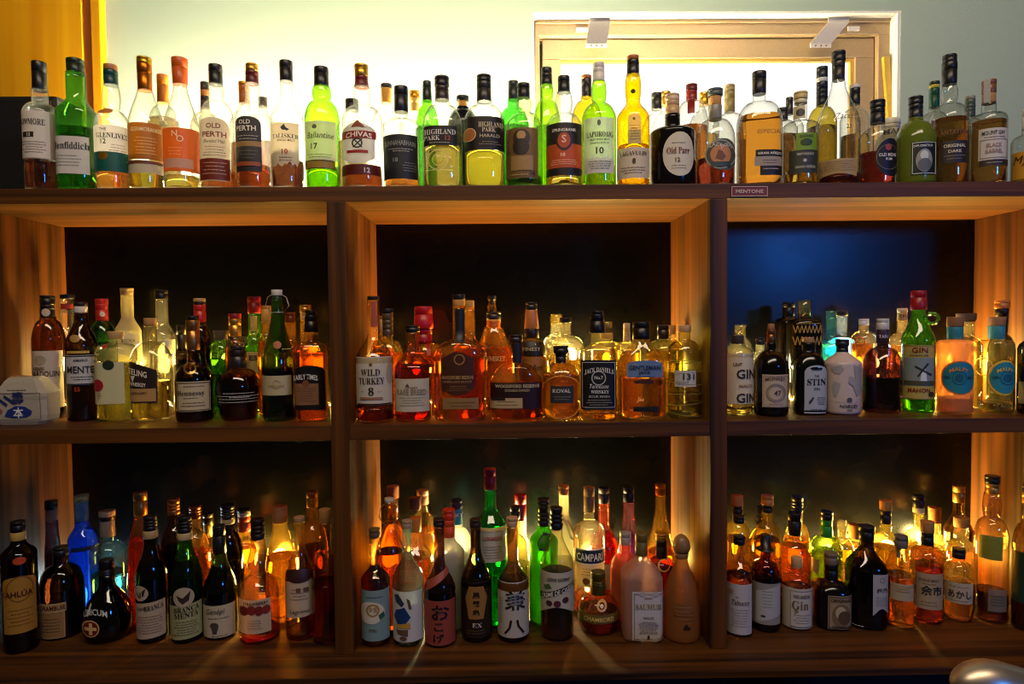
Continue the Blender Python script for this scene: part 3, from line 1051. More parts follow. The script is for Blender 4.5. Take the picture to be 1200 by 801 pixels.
b('T', 0, 567.5, 48, 143, 124, 89, 17.5, [(89, 97, 17, 17, '1d1917'), (97, 120, 17, 17.5, '2c2622')], lq=(181, 'f2cf18'), n=2.4, lab=[(544, 138, 591, 176, '1c1512')],
  tx=[('^HIGHLAND', 575, 147, 6.4, 'cdbb98', 27), ('^PARK', 573, 153, 5, 'cdbb98', 15), ('HARALD', 574, 160, 3.8, 'b8a888', 22)], pr=[('d', 551, 158, 7.5, 'b06a34'), ('o', 551, 158, 8, .86, 'd0a878'), ('l', 561, 166, 588, 171, 2, '8a7a62')],
  d='bottle with black wrap label, copper disc emblem and bright yellow whisky')
b('T', 0, 614, 43, 149, 133, 98.5, 15, [(98.5, 115.5, 14.5, 14.5, '1c1814')], g='d8e8a0', lq=(208, '7a8a18'), bulb=.25, lab=[(593, 150, 630, 209, '7a5a30')],
  tx=[('OLD', 596.5, 178, 3.4, '1e140c', 8), ('16', 624, 203, 5, '2e2010')], pr=[('e', 602, 152, 621, 172, '3a2614'), ('e', 606, 154, 616, 164, 'b08a54'), ('e', 602, 163, 620, 182, '251a12'), ('r', 600, 183, 624, 200, '9a7844'), ('l', 598, 203, 620, 207, 1, 'd0b078')],
  d='green tinted bottle with brown sepia portrait label of a bearded man')
b('T', 0, 661, 43, 149, 134, 90, 16, [(90, 109.5, 14, 14.5, '1a1715')], lq=(206, 'b8901c'), bulb=.28, lab=[(641, 145, 681, 170, '231d19'), (641, 169, 681, 197, 'b64a1c'), (641, 197, 681, 206, '1f1b18')],
  tx=[('SPRINGBANK', 661, 153, 3.6, 'e8e0d0', 28), ('S', 661, 163.5, 9, 'e8b89a'), ('10', 660, 182, 4.4, 'efd8c4')], pr=[('e', 652, 153, 670, 177, '231d19'), ('e', 654, 156, 668, 174, 'b04218'), ('l', 646, 187, 676, 194, 3, 'e8b08c')],
  d='bottle with black and orange red label bearing a round S emblem')
b('T', 0, 702, 40, 138, 122, 74, 15, [(74, 80, 13.5, 13.5, 'd8d0c0'), (80, 97, 13.5, 14, 'e6dccb')], g='9ae020', lq=(196, 'a8c818'), bulb=.2, lab=[(685, 138, 719, 203, 'e0dccf')],
  tx=[('^LAPHROAIG', 703, 158, 6.6, '23261f', 32), ('ISLAY SINGLE MALT', 703, 164, 2.4, '3a3c34', 22), ('10', 703, 177, 8, '23261f')], pr=[('e', 700, 141, 704, 148, '5a5e52'), ('l', 690, 166, 716, 170, 1, '5a5e52'), ('l', 689, 188, 717, 199, 4, '8a8c80')],
  d='light green bottle with white cap and tall white label numbered 10')
b('T', 0, 742, 38.5, 139, 119, 66, 16, [(66, 71, 14, 14, 'a05a18'), (71, 89, 14.5, 14.5, '211b19')], g='f0c000', lq=(172, 'e8b000'), st='s', bulb=.18, lab=[(723, 173, 760, 209, 'ddccae'), (736, 134, 751, 169, 'd8c070', 'a', .2)],
  tx=[('^LAGAVULIN', 742, 180, 4.6, '3a3022', 33), ('8', 743, 189, 6, '3a3022')], pr=[('l', 728, 195, 756, 204, 3, '8a7a60'), ('d', 743, 140, 1.6, '6a5420'), ('l', 738, 146, 750, 165, 6, '9a843a'), ('d', 742, 108, 2.5, '3a2a08')],
  d='yellow glass bottle with cream base label numbered 8 and arched panel')
b('T', 0, 788, 54, 158, 151, 111, 18, [(111, 119, 16.5, 16.5, 'd0b48c'), (119, 136, 16.5, 17, 'c09a68')], g='opq:100d0c', st='o', n=2.2, lab=[(777, 156, 812, 207, 'dcd2ba', 'o')],
  tx=[('^Old Parr', 795, 177, 7.4, '6a2a1c', 27), ('12', 794, 188, 5, '4a3a28')], pr=[('l', 784, 193, 806, 199, 2, '9a8c70'), ('l', 786, 166, 804, 170, 1, '9a8c70')],
  d='squat black bottle with tan cap and large oval cream label')
b('T', 0, 838, 47, 167, 140, 105, 16, [(105, 113, 18.5, 18.5, '4e5a54'), (113, 124, 15, 15, 'c08a4a', 'c'), (124, 141, 16.5, 15.5, '8a8474', 'b')], lq=(188, '8e1e0a'), st='o',
  lab=[(826.5, 163, 862, 200, '55584a', 'o')], tx=[('LAZY', 839, 169.5, 4, 'c8c4b0', 14, 2), ('DODO', 851, 170.5, 4, 'c8c4b0', 14, 3)], pr=[('d', 844, 181.5, 11.5, 'b8784a'), ('o', 844, 181.5, 17, .93, 'a8a48e'), ('p', [(838, 186), (842, 176), (846, 178), (850, 184), (846, 189)], '6e4424'), ('r', 833, 190, 855, 196, '33403c')],
  d='pear shaped bottle with cork stopper and round grey bird medallion label')
b('T', 0, 889.5, 53, 147, 120, 84.7, 16, [(84.7, 111, 17, 16.5, '221b18')], lq=(138, 'c4650a'), st='o', n=2.6, lab=[(879, 176, 912, 184, '1b1714'), (878, 184, 911, 195, 'a8988a'), (884, 195, 911, 206, '241a14')],
  tx=[('GRAN AÑEJO', 895.5, 180.5, 4.4, 'e6dcc8', 28), ('ESPECIAL', 896, 155, 5, 'a86a1c', 30)], pr=[('l', 884, 187, 908, 193, 2, '6a5c50'), ('l', 886, 197.5, 908, 199.5, 1, 'c0b0a0')],
  d='big shouldered tequila bottle half full of amber with black band label')
b('T', 0, 938, 43, 148, 143, 108.5, 15.5, [(108.5, 117, 17, 17, 'c8b070'), (117, 122, 15.5, 16, 'd8cca0')], lq=(202, 'b8801c'), lab=[(933, 156, 956, 176, '7aa028'), (925, 176, 957, 203, '3a3c30')],
  tx=[('OCHO', 945, 160, 3.2, '2c3a10', 16), ('REPOSADO', 944, 181, 3, 'b8b4a0', 20), ('GRAND RESERVE', 944, 196, 3, 'b8b4a0', 24)], pr=[('r', 929, 124, 943, 139, 'cfc090'), ('d', 938, 132, 4.6, '4a463e'), ('e', 938, 163, 951, 171, '2e4010'), ('d', 943, 188.5, 2, 'b8b4a0')],
  d='bottle with green square label above a dark grey label and round neck seal')
b('T', 0, 982, 53, 150, 95, 61, 16, [(61, 73, 17, 17, '181513'), (73, 95, 16, 15, '2a211c')], lq=(206, '9a2408'), st='s', lab=[(960, 186, 1003, 205, 'b89a68', 'w', .1)],
  tx=[('~Zacapa', 991, 138, 9, '5a4010', 26), ('23', 994, 149, 5, '4a3410')], pr=[('l', 962, 188, 1002, 201, 5, '8e7040')],
  d='tall tapering nearly empty bottle with woven tan band at the base')
b('T', 0, 1028, 46, 165, 150, 118, 18, [(118, 127, 18.5, 18.5, '141214'), (127, 145, 17, 18.5, '181616')], lq=(180, '9a1208'), st='o', k=.85, lab=[(1019, 162.5, 1051, 207, '161318', 'o')],
  tx=[('OLD MONK', 1035, 182, 4, 'd8d0c4', 25), ('RUM', 1035, 187, 3, 'd8d0c4')], pr=[('d', 1034.5, 173, 4, '9a3a2c'), ('o', 1035, 184.5, 15, .95, '6a6258')],
  d='dimpled dark red rum bottle with black oval label')
b('T', 0, 1072.5, 50, 163, 143, 114, 18, [(114, 123, 18.5, 18.5, '171614'), (123, 140, 17.5, 18, '1b1a16')], g='opq:5d6a1e', st='r', lab=[(1068, 166, 1096, 205, '1c1f1c')],
  tx=[('DIPLOMÁTICO', 1082, 171, 3.4, 'c8ccc0', 23)], pr=[('b', 1069, 167, 1095, 204, .8, 'c8ccc0'), ('e', 1073, 175, 1091, 202, '8a8e84'), ('e', 1078, 177, 1087, 188, 'c4c8bc'), ('e', 1075, 186, 1090, 201, '5a5e56')],
  d='olive green opaque bottle with engraved black and white portrait label')
b('T', 0, 1112, 48, 139, 122, 65, 17, [(65, 74, 17.5, 17.5, '1a1714'), (74, 99.5, 19, 18, '15130f')], lq=(141, 'b86a1c'), bulb=.25, lab=[(1103, 165, 1134, 191, '2a2018')],
  tx=[('PLANTATION', 1116, 155, 6, '6a3c14', 40), ('ORIGINAL', 1119, 171, 4, 'd8ccb0', 26), ('DARK', 1119, 177.5, 3.4, 'd8ccb0', 16)], pr=[('l', 1106, 181, 1131, 188, 2, '8a7a60')],
  d='tall bottle with swollen neck and black capsule, amber to the shoulder')
b('T', 0, 1158.5, 45, 142, 134, 94.5, 18, [(94.5, 110, 18, 17.5, '7a4c24'), (110, 122, 17, 17, 'a87a48', 'c')], lq=(143, 'b8641a'), st='q', lab=[(1147, 150, 1181, 187, 'd9d0c0'), (1148, 187, 1181, 194, '3a2c24')],
  tx=[('MOUNT GAY', 1165, 155.5, 4.6, '2c2622', 28), ('BLACK', 1165, 170, 5, '9a7a70', 18), ('BARREL', 1165, 177, 5, '9a7a70', 20)], pr=[('b', 1149, 163, 1179, 185, .7, '9a8a7c'), ('l', 1152, 159, 1178, 162, 1, '7a6c60'), ('l', 1151, 188.5, 1178, 192.5, 1, 'b0a490')], ex=[('tape', 1153, 95, 1161, 122, '9a948a')],
  d='square shouldered amber rum bottle with white label and tax strip on cork')
b('T', 0, 1206, 44, 168, 158, 128, 18, [(128, 152, 18, 18, 'd0c8b8')], lq=(180, 'c07a1c'), st='o', lab=[(1187, 176, 1226, 208, 'd8982a')],
  tx=[('~Myers', 1206, 187, 12, '1a120a', 38)], d='clear bottle with yellow script label cut off at the right edge on top')

# ---- top shelf, row behind (mostly caps and shoulders show)
b('T', 1, 192, 38, 150, 124, 88, 14, [(88, 121, 14, 14, 'cf7a1c')], lq=(140, 'e0b030'), d='orange capped bottle behind the gap between amber label and orange label bottles')
b('T', 1, 241, 36, 150, 132, 96.5, 12, [(96.5, 106, 10.5, 10.5, '1c1a18'), (106, 113, 10.5, 10.5, 'c08040'), (113, 127, 10.5, 11, '201c18')], g='b8b09a', d='black capped bottle with tan ring peeking between the orange and brick label bottles')
b('T', 1, 287, 36, 150, 130, 96.5, 13, [(96.5, 101, 13, 13, 'd0902c*'), (101, 122, 13, 13, 'c06a28')], lq=(170, 'a85010'), d='red and gold capped bottle hidden behind the charcoal arched label bottle')
b('T', 1, 309, 34, 152, 136, 114.5, 11, [(114.5, 126, 11, 11, '3a322a')], lq=(168, '8a3c0c'), d='short dark capped bottle behind charcoal label and torn label bottles')
b('T', 1, 413, 38, 155, 137, 117, 15, [(117, 130, 16, 16, '1e1b19')], lq=(168, '8a6a3c'), d='short black capped bottle behind the silver shield label bottle')
b('T', 1, 453.5, 38, 150, 126, 99, 13, [(99, 104, 13.5, 13.5, '1a1714'), (104, 122, 13, 12, 'e0a43a', 'c')], d='clear bottle with black topped golden cork left of the black label bottle')
b('T', 1, 486.5, 38, 152, 134, 107, 12, [(107, 116, 12, 12, 'd89a30*'), (116, 132, 12, 11.5, 'e2b45a')], d='clear bottle with gold cap right of the black label bottle')
b('T', 1, 501, 28, 150, 124, 95.5, 12, [(95.5, 119, 10, 11.5, '1c2a1c')], g='6ad020', lq=(150, '7ab818'), d='green bottle with dark cap behind the embossed number 12 bottle')
b('T', 1, 542.5, 36, 146, 129, 113, 14, [(113, 118.5, 15, 15, '1b1815'), (118.5, 127, 11, 11, 'd89c48', 'c')], g='opq:1a1a1c', d='black bottle with wide topped cork between the two embossed band label bottles')
b('T', 1, 602, 38, 152, 126, 95.5, 14, [(95.5, 118, 12, 13, '20281c')], g='3fae2e', lq=(150, '5a9a1c'), d='green bottle with dark capsule left of the sepia portrait bottle')
b('T', 1, 641, 32, 142, 118, 80, 14, [(80, 87, 13, 13, '16150f'), (87, 101, 13, 14, '1c1c14')], g='88d828', lq=(150, '90b820'), bulb=.15, d='taller green bottle with black cap behind the S emblem bottle')
b('T', 1, 687.5, 36, 140, 118, 89, 13, [(89, 93, 12, 12, 'a45a1a'), (93, 115, 12, 12, '251e1a')], g='f0d020', lq=(150, 'd8b010'), d='yellow bottle with brown topped black cap left of the white capped green bottle')
b('T', 1, 769.5, 36, 152, 134, 109.5, 12, [(109.5, 129, 12.5, 12.5, '23261f')], d='clear bottle with dark green cap between yellow glass and squat black bottle')
b('T', 2, 780, 34, 152, 132, 108, 11, [(108, 124, 12, 12, 'd8a848*')], d='clear bottle with gold cap hidden behind the squat black bottle')
b('T', 1, 810.5, 40, 143, 118, 99.5, 14, [(99.5, 107, 14, 14, '6a1a14'), (107, 118, 13, 13.5, '8a1e14')], lq=(150, 'b8540c'), ex=[('drip', 806, 117, 814, 134, '8a1e14')], d='clear bottle sealed with dark red wax and a wax drip')
b('T', 2, 825, 36, 148, 130, 109, 12, [(109, 124, 11.5, 11.5, 'e0a83a*')], lq=(160, 'c8841c'), d='bottle with yellow gold cap behind wax seal and bird medallion bottles')
b('T', 1, 855, 40, 145, 134, 100, 13, [(100, 108, 13, 13, 'b0a070'), (108, 132, 13, 13, 'a09058')], d='clear bottle with khaki capsule right of the cork topped medallion bottle')
b('T', 1, 917, 36, 152, 142, 127, 13, [(127, 141, 13, 13, '231c18')], lq=(160, '9a6a20'), d='short black capped bottle left of the green square label bottle')
b('T', 2, 925, 34, 150, 138, 114.5, 10, [(114.5, 135, 9, 9, '26221e')], lq=(160, '9a6a20'), d='thin dark capped bottle directly behind the green square label bottle')
b('T', 1, 963, 36, 145, 126, 79, 14, [(79, 92, 14, 14, '1d2022'), (92, 97, 14, 14, 'd0d0c8'), (97, 124, 14, 14, '1d2022', 's')], g='b8a030', lq=(150, 'a88a20'), d='olive bottle with tall black capsule ringed in white behind the tapering bottle')
b('T', 1, 1001.5, 36, 142, 128, 100, 13, [(100, 104, 13.5, 13.5, 'e0d8c8'), (104, 123, 13, 13, '1c1814')], lq=(160, '8a5a1c'), d='bottle with black cap and white rim right of the tapering bottle')
b('T', 1, 1043, 38, 168, 160, 140, 26, [(140, 147, 25, 25, 'e4dccb'), (147, 160, 24, 24, 'd8cdb4')], g='fro:d8cdb4', tx=[('MAI', 1044, 154, 6, '1c1816', 18)], d='squat pale jar with white lid between black oval and olive green bottles', name='ceramic_jar')
b('T', 1, 1094.5, 36, 145, 132, 96, 14, [(96, 100, 13, 13, '1a2a1a'), (100, 104, 13, 13, 'e8d040'), (104, 127, 13, 13, '1d5a3a')], lq=(160, 'a8702c'), d='bottle with green and yellow banded cap behind the swollen neck bottle')
b('T', 1, 1136.5, 34, 150, 140, 113, 13, [(113, 117, 13, 13, '8a8a78'), (117, 137, 13, 13, '4e5a48', 's')], lq=(160, 'a8702c'), d='bottle with ribbed grey green cap left of the corked square shouldered bottle')

# ---- upper left bay
b('ML', 0, 33, 66, 466, 452, 441, 48, [], g='cer:b5ab94', yb=498, n=9, k=.6, name='porcelain_jar', rot=0, prof=[(498, 54), (494, 62), (486, 66), (466, 67), (456, 64), (450, 56), (445, 42), (441, 36)],
  pr=[('p', [(10, 465), (22, 473), (20, 476), (9, 468)], '2a3560'), ('p', [(18, 462), (30, 470), (28, 473), (17, 465)], '2a3560'), ('p', [(18, 487), (22, 480), (32, 475), (44, 476), (53, 481), (52, 485), (46, 488), (30, 489)], '23347c'), ('l', 13, 455, 52, 459, 1, '5a5040'), ('b', 3, 460, 63, 491, .6, '7a7060'), ('p', [(30, 460), (38, 459), (40, 461), (30, 463)], '1f2c5c'), ('p', [(9, 476), (16, 480), (14, 484), (8, 480)], 'a8604a')],
  tx=[('壽', 35, 466, 15, '1f2c5c'), ('本', 36, 483, 13, 'e8e4da')], d='white faceted porcelain jar painted with blue brushwork, leftmost on the middle shelf')
b('ML', 0, 57, 40, 397, 374, 346, 19, [(346, 357, 18, 18, '120f0d'), (357, 372, 17, 18, '1a120d')], g='5a2c08', lq=(420, '1e0c04'), Y=.170, st='r', lab=[(38, 411, 74, 478, 'd8c8ac')],
  tx=[('HENRI', 46, 432, 4, '2a1c10', 14), ('BARDOUIN', 52, 438, 7, '2a1c10', 34)], pr=[('e', 42, 416, 54, 428, 'a89878'), ('d', 54, 366, 4.5, 'cdbb98')],
  d='dark brown bottle with cream label behind the white porcelain jar')
b('ML', 1, 80.5, 34, 395, 388, 345, 17, [(345, 350, 18, 18, '16120f')], g='f4f4f0', tx=[('STOLICHNA', 80, 359, 4, 'd04a1c', 16), ('VODKA', 80, 365, 3.4, '3a4a6a', 14)], pr=[('r', 72, 356, 89, 362, 'b03a18')], bulb=.1, d='clear vodka bottle with red neck lettering between two dark bottles')
b('ML', 0, 96, 40, 405, 374, 354, 17, [(354, 359, 16.5, 16.5, '181412'), (359, 367, 16.5, 16.5, 'd8d0c0', 'b')], g='54300c', lq=(415, '1c0e06'), yb=494, st='s', lab=[(77, 416, 114, 451, 'd8d2c4')],
  tx=[('AMARO', 94, 422, 3, '3a3226', 16), ('MENTE', 94, 433, 8, '2a2620', 32), ('55', 91, 456, 5, 'c8401c')], pr=[('b', 77.5, 416.5, 113.5, 450.5, 1.2, '2a2620'), ('l', 82, 440, 110, 446, 2, '4a4438'), ('e', 83, 392, 94, 401, 'a8823a'), ('r', 80, 411, 104, 414, 'c8a040')],
  d='dark amaro bottle with octagonal framed cream label')
b('ML', 1, 120.5, 34, 398, 377, 350, 15, [(350, 356, 16, 16, 'c22a1a'), (356, 376, 15.5, 15.5, 'b8261a')], g='2a7a2a', lq=(400, '1a4a14'), pr=[('d', 120, 368, 3, 'e0c8b0')], d='green bottle with red cap behind the pale yellow square bottle')
b('ML', 0, 136, 44, 412, 402, 388, 16, [(388, 397, 19, 18, 'b8925a', 'c')], g='f0ecc0', lq=(425, 'f0d848'), yb=494, n=3.4, st='q', lab=[(116, 424, 153, 473, 'e2d9a0')],
  pr=[('e', 128.5, 422, 142, 433, '23301c'), ('d', 122.5, 451, 7, 'a01c20'), ('l', 122, 459, 127, 467, 3, '8a2020'), ('e', 127, 402, 133, 409, 'a02820')], d='squarish pale yellow bottle with cork, round black seal and red seal')
b('ML', 1, 150, 32, 388, 372, 337.5, 15, [(337.5, 347, 16.5, 15, 'e8d488')], g='fro:f0e8b8', lq=(392, 'f4e8a0'), st='l', lab=[(139, 391, 162, 416, 'f0e4b8')], tx=[('VODKA', 150, 399, 4, '9a8a50', 16)], d='tall clear bottle with pale gold stopper glowing behind the corked bottles')
b('ML', 0, 177, 46, 420, 400, 372.5, 15, [(372.5, 381.5, 15, 14.5, 'b8864a', 'c')], g='f4ecc8', lq=(446, 'f0d030'), yb=494, n=2.8, lab=[(155, 421, 191, 472, '2a2018', 'd', .25), (156, 455, 190, 470, 'c89a58')],
  tx=[('TEELING', 167, 436, 7, 'f0e4c8', 26, 0, -.25), ('WHISKEY', 169, 450, 4.6, 'f0e4c8', 20, 0, -.12), ('DISTILLERY', 170, 460, 2.6, '3a2414', 20)], pr=[('p', [(160, 440), (166, 440), (163, 447)], 'f0e4c8')], d='rounded clear whiskey bottle with slanted dark label and cork')
b('ML', 1, 190.5, 30, 393, 378, 340, 15, [(340, 350.5, 16, 16, '15120f')], g='f2f0e4', lq=(400, 'f4f0c8'), st='l', lab=[(193, 398, 205, 415, 'f0ead0')], pr=[('r', 176, 353, 182, 368, 'b0281c')], d='tall clear bottle with black cap and red neck mark behind the slanted label bottle')
b('ML', 1, 214, 34, 415, 408, 381, 13, [(381, 411, 13.5, 13.5, '181310')], g='3c2410', lq=(420, '160a04'), lab=[(198, 426, 230, 484, '1a1512')], tx=[('CIEN', 203, 434, 6, 'd0c8b8', 10), ('ANO', 203, 452, 6, 'd0c8b8', 10)], d='dark brown bottle with black label just behind the copper necked cognac')
b('ML', 0, 227.5, 45, 446, 426, 370, 15, [(370, 375, 15, 14, '141110'), (375, 410, 17, 15.5, 'b07a40*')], g='8a5a2a', lq=(441, '220c04'), yb=495, st='o', lab=[(208, 447, 246, 482, 'd8c498')],
  tx=[('^Hennessy', 223, 461, 7, '2c2014', 32)], pr=[('b', 209, 448, 245, 481, 1, '7a6238'), ('l', 212, 450, 242, 455, 1, '6a5a34'), ('l', 212, 470, 242, 477, 2, '6a5a34'), ('l', 216, 465, 232, 467, 1, '7a6a44'), ('o', 223, 431, 7, .7, 'b08a40*')],
  d='dark cognac bottle with copper neck foil and ornate cream label')
b('ML', 1, 235, 24, 395, 382, 349.5, 14, [(349.5, 353.5, 14.5, 14.5, 'c89a60'), (353.5, 357, 14.5, 14.5, '2a1a14'), (357, 378, 14.5, 14.5, 'c42418')], g='4a2a10', lq=(400, '2a1006'), d='bottle with tan topped red capsule rising behind the cognac bottle')
b('ML', 1, 259.5, 32, 424, 400, 387, 15, [(387, 398, 18, 16.5, '4a3c26', 'c')], g='4a8a28', lq=(420, '3a6a1c'), d='green bottle with dark wooden stopper left of the round dark flask')
b('ML', 0, 279.5, 54, 455, 431, 405, 18, [(405, 410, 18.5, 18.5, '1a1512'), (410, 430.5, 19, 19, '2a2018')], g='6a3c18', lq=(440, '3a1206'), yb=494, st='o', bt=.8, pr=[('l', 255, 459, 305, 473, 4, 'cfc8b8'), ('l', 262, 463, 300, 468, 1, 'd8d0c0')], ex=[('net', 394, 410, 24, '5a4a30')],
  d='round dark brown flask with white script lines and wire net on the neck')
b('ML', 1, 276, 32, 412, 396, 367.5, 15, [(367.5, 373.5, 15.5, 15.5, '8a1c14'), (373.5, 394, 15, 15, 'd09a3c*')], g='e0a040', lq=(405, 'd08020'), d='amber bottle with dark red and gold cap behind the round dark flask')
b('ML', 1, 299, 31, 412, 391, 347.5, 15, [(347.5, 367, 16, 16, '8e1a1c')], g='58b030', lq=(405, '6a9a20'), lab=[(284, 412, 317, 437, 'd8c078')], tx=[('ESO', 301, 419, 6, '2a2414', 18)], pr=[('r', 294, 370, 301, 388, 'c8b060'), ('o', 297.5, 388, 4.5, .7, 'c09a40')], d='green bottle with dark red cap and yellow label left of the swing top bottle')
b('ML', 1, 313, 22, 405, 392, 358, 12, [(358, 362, 12, 12, 'c8842c'), (362, 378, 12, 13, 'e0a850', 'b')], g='e8a840', lq=(400, 'e0942c'), d='small amber bottle with tan neck label squeezed behind the swing top bottle')
b('ML', 0, 326.5, 39, 432, 362, 339.5, 14, [(339.5, 346.5, 13.5, 13, 'd8d0c0'), (346.5, 352, 10, 12, '1f3a1c')], g='3a7a20', lq=(430, '1c1a06'), yb=494, st='s', lab=[(308, 440, 341, 463, 'cfbd8c')],
  tx=[('RIESLING', 324, 452, 2.6, 'a08a54', 24)], pr=[('d', 325, 404, 4.5, 'b0622c'), ('l', 329, 408, 341, 410, 1, 'c0b080'), ('o', 324, 450, 5, .8, 'b8a470')], ex=[('bail', 313, 344, 340, 366, 'b8b0a0*')], d='dark green swing top bottle with white ceramic stopper and cream label', name='swing_top_bottle')
b('ML', 1, 341, 28, 412, 400, 366, 13, [(366, 378, 12, 12.5, '8a3c18')], g='d89038', lq=(410, 'c06a1c'), d='small amber bottle with red brown cap right of the swing top bottle')
b('ML', 0, 365.5, 39, 413, 400, 363, 16, [(363, 369, 14, 14, '14110f'), (369, 389, 14.5, 18, '14110f')], g='f0c880', lq=(412, 'e09038'), yb=495, n=4, st='q', lab=[(348, 428, 384, 480, '17110e', 'a', .12), (349, 449, 377, 474, '9a6c44')],
  tx=[('EARLY TIMES', 362, 441, 8, 'e0d8c8', 28, 2)], pr=[('d', 362, 449, 4, '7a4a28'), ('l', 352, 453, 374, 471, 6, '6e4426')], d='squarish bourbon bottle with black arched label against the left post')
b('ML', 1, 359, 34, 412, 400, 357, 14, [(357, 366, 14, 14, 'd8a448*'), (366, 376, 13, 13, 'c8a060')], g='f0b850', lq=(405, 'e8a030'), d='amber bottle with gold cap behind the black arched label bourbon')

# ---- upper middle bay
b('MC', 0, 438.5, 44, 420, 392, 347, 14.5, [(347, 351.5, 14, 14, '1a1310')], g='f2e6c0', lq=(473, 'd0480c'), yb=497, st='l', lab=[(418, 418, 459, 475, 'd9cdb6')],
  tx=[('^WILD', 434, 436, 7.5, '2a1a14', 22), ('^TURKEY', 435, 446, 7.5, '2a1a14', 30), ('^8', 435, 458, 9, '2a1a14')], pr=[('d', 434.5, 427, 1.8, '6a4a30'), ('r', 420, 472.5, 458, 475, '3a1a12'), ('r', 423, 465, 448, 468, '9a6a44'), ('r', 435, 353, 441, 383, 'a8502c'), ('e', 452, 424, 459, 450, 'a89c88'), ('l', 424, 458, 429, 459, 1, '6a5a48'), ('l', 441, 458, 448, 459, 1, '6a5a48')],
  d='long necked bourbon bottle with white label numbered 8 beside the left post')
b('MC', 1, 455, 36, 414, 396, 361.5, 13, [(361.5, 367, 14, 14, '1a1512'), (367, 394, 13, 13, '5a4426', 's')], g='f4dc90', lq=(412, 'e0a020'), d='bottle with ringed dark cap right behind the white number 8 label')
b('MC', 2, 449, 30, 412, 396, 370, 9, [(370, 374, 9, 9, 'd0a050*'), (374, 390, 9, 9, 'c8a868', 'b')], g='f0c860', lq=(405, 'd89020'), d='slim gold capped bottle deep behind the white number 8 label')
b('MC', 0, 484, 44, 430, 411, 381, 16, [(381, 389, 18.5, 17.5, '14100e')], g='d89858', lq=(427, '8a2a08'), yb=495, st='l', n=2.3, lab=[(464.5, 443.5, 504, 482, 'd6c8ac')],
  tx=[('RARE BREED', 484, 459, 6.5, '8a7a60', 33), ('~straight', 484, 454, 4, '4a3a28', 14)], pr=[('l', 470, 464, 500, 476, 4, '9a8c70'), ('p', [(477, 452), (480, 449), (482, 453)], '5a4a34')], d='dark bourbon bottle with black stopper and square cream label')
b('MC', 1, 497, 44, 415, 398, 359, 18, [(359, 385, 21, 24, 'b81420'), (385, 403, 20, 19, 'a81018')], g='e8a050', lq=(412, 'c0601c'), ex=[('drip', 488, 400, 492, 412, 'a81018'), ('drip', 500, 400, 504, 416, 'a81018')], d='bourbon bottle with neck dipped in bright red wax')
b('MC', 0, 538.5, 60, 416, 397, 349, 15, [(345, 351, 15, 15, '1a1310'), (351, 359.5, 14.5, 14.5, 'c88a3c', 'c')], g='f0b060', lq=(418, 'c87c30'), yb=494, st='r', n=2.8, k=.55, lab=[(518, 412, 556, 463, '4a2410', 's'), (520, 466, 561, 479, '9a7440')],
  tx=[('WOODFORD RESERVE', 537, 442, 4, 'b89058', 36), ('DISTILLERS SELECT', 537, 447, 2.4, 'a07a48', 32)], pr=[('o', 539, 421, 6.5, .75, '9a6a34'), ('l', 524, 451, 552, 458, 3, '8a6034'), ('r', 534.5, 362, 544.5, 402, '1a1412'), ('l', 524, 469, 558, 477, 2, '6a4c28')], d='flat flask of amber bourbon with brown label and black neck strip')
b('MC', 1, 551, 40, 408, 396, 352, 12, [(352, 361, 11, 11, 'c08a3c', 'c')], g='e8a048', lq=(405, 'c8701c'), k=.8, st='l', d='amber bottle with cork directly behind the flat brown labelled flask')
b('MC', 1, 579, 46, 418, 376, 365, 18, [(365, 374, 18, 18, '201612'), (374, 384, 17, 15, 'e0942c', 'c')], g='d89040', lq=(405, 'c08430'), st='l', k=.7, n=2.6, tx=[('WHISKEY', 580, 420, 6, 'c89858', 24)], d='triangular shouldered amber bottle with dark stopper behind the two flasks')
b('MC', 2, 577, 27, 400, 380, 346.5, 11, [(346.5, 352, 10, 10, '241c16'), (352, 358, 8, 8, '6a4a20')], g='8a6030', lq=(405, '7a4010'), d='dark bottle whose small cap rises deepest behind the triangular bottle')
b('MC', 0, 605, 61, 447, 425, 392, 16.5, [(392, 401, 17, 16.5, '1e1512')], g='f2c070', lq=(452, '7a300e'), yb=494, st='r', n=2.8, k=.5, lab=[(575, 448, 634, 479, '2c120c'), (575, 466, 612, 478, 'c8a878')],
  tx=[('WOODFORD RESERVE', 606, 452, 3.8, 'd0b890', 50), ('DOUBLE OAKED', 606, 457, 3, 'b8a078', 28)], pr=[('r', 601, 402, 610, 425, '1a1311'), ('l', 580, 468, 608, 476, 2, '7a6040'), ('r', 576, 465, 592, 468.5, '2a1a12')], d='low wide flask with dark red brown label and clear neck with black strip')
b('MC', 1, 623, 34, 410, 396, 354, 17, [(354, 363, 14, 14, '1a1412'), (363, 385, 14, 18, 'c4743a', 'b'), (385, 396, 17, 18, '2a1c12', 'b')], g='e8b068', lq=(402, 'c87a20'), lab=[(608, 418, 640, 446, 'b8742c'), (608, 400, 640, 417, '2c2016')], tx=[('~Four Rose', 624, 430, 6, '3a1c0c', 24), ('FINEST', 623, 409, 4, 'b8a070', 20)], d='bourbon bottle with orange neck label between the low flask and honeycomb bottle')
b('MC', 0, 657.5, 42, 438, 425, 405, 15, [(405, 414, 18.5, 18, '17120f'), (414, 425, 14, 13.5, '1d1713')], g='f0cc70', lq=(437, 'e0ac38'), yb=494, n=2.6, st='r', lab=[(644, 452, 671, 472, '33302e')], tx=[('KOVAL', 657, 457.5, 4.6, 'd8d0c0', 20)], pr=[('l', 647, 463, 668, 469, 2, '8a847a'), ('o', 657, 465, 26, .95, 'b88a30')], ex=[('rib', 440, 450, 3, 'e8c468'), ('rib', 476, 490, 4, 'e8c468')], d='short amber bottle with small grey label and honeycomb glass')
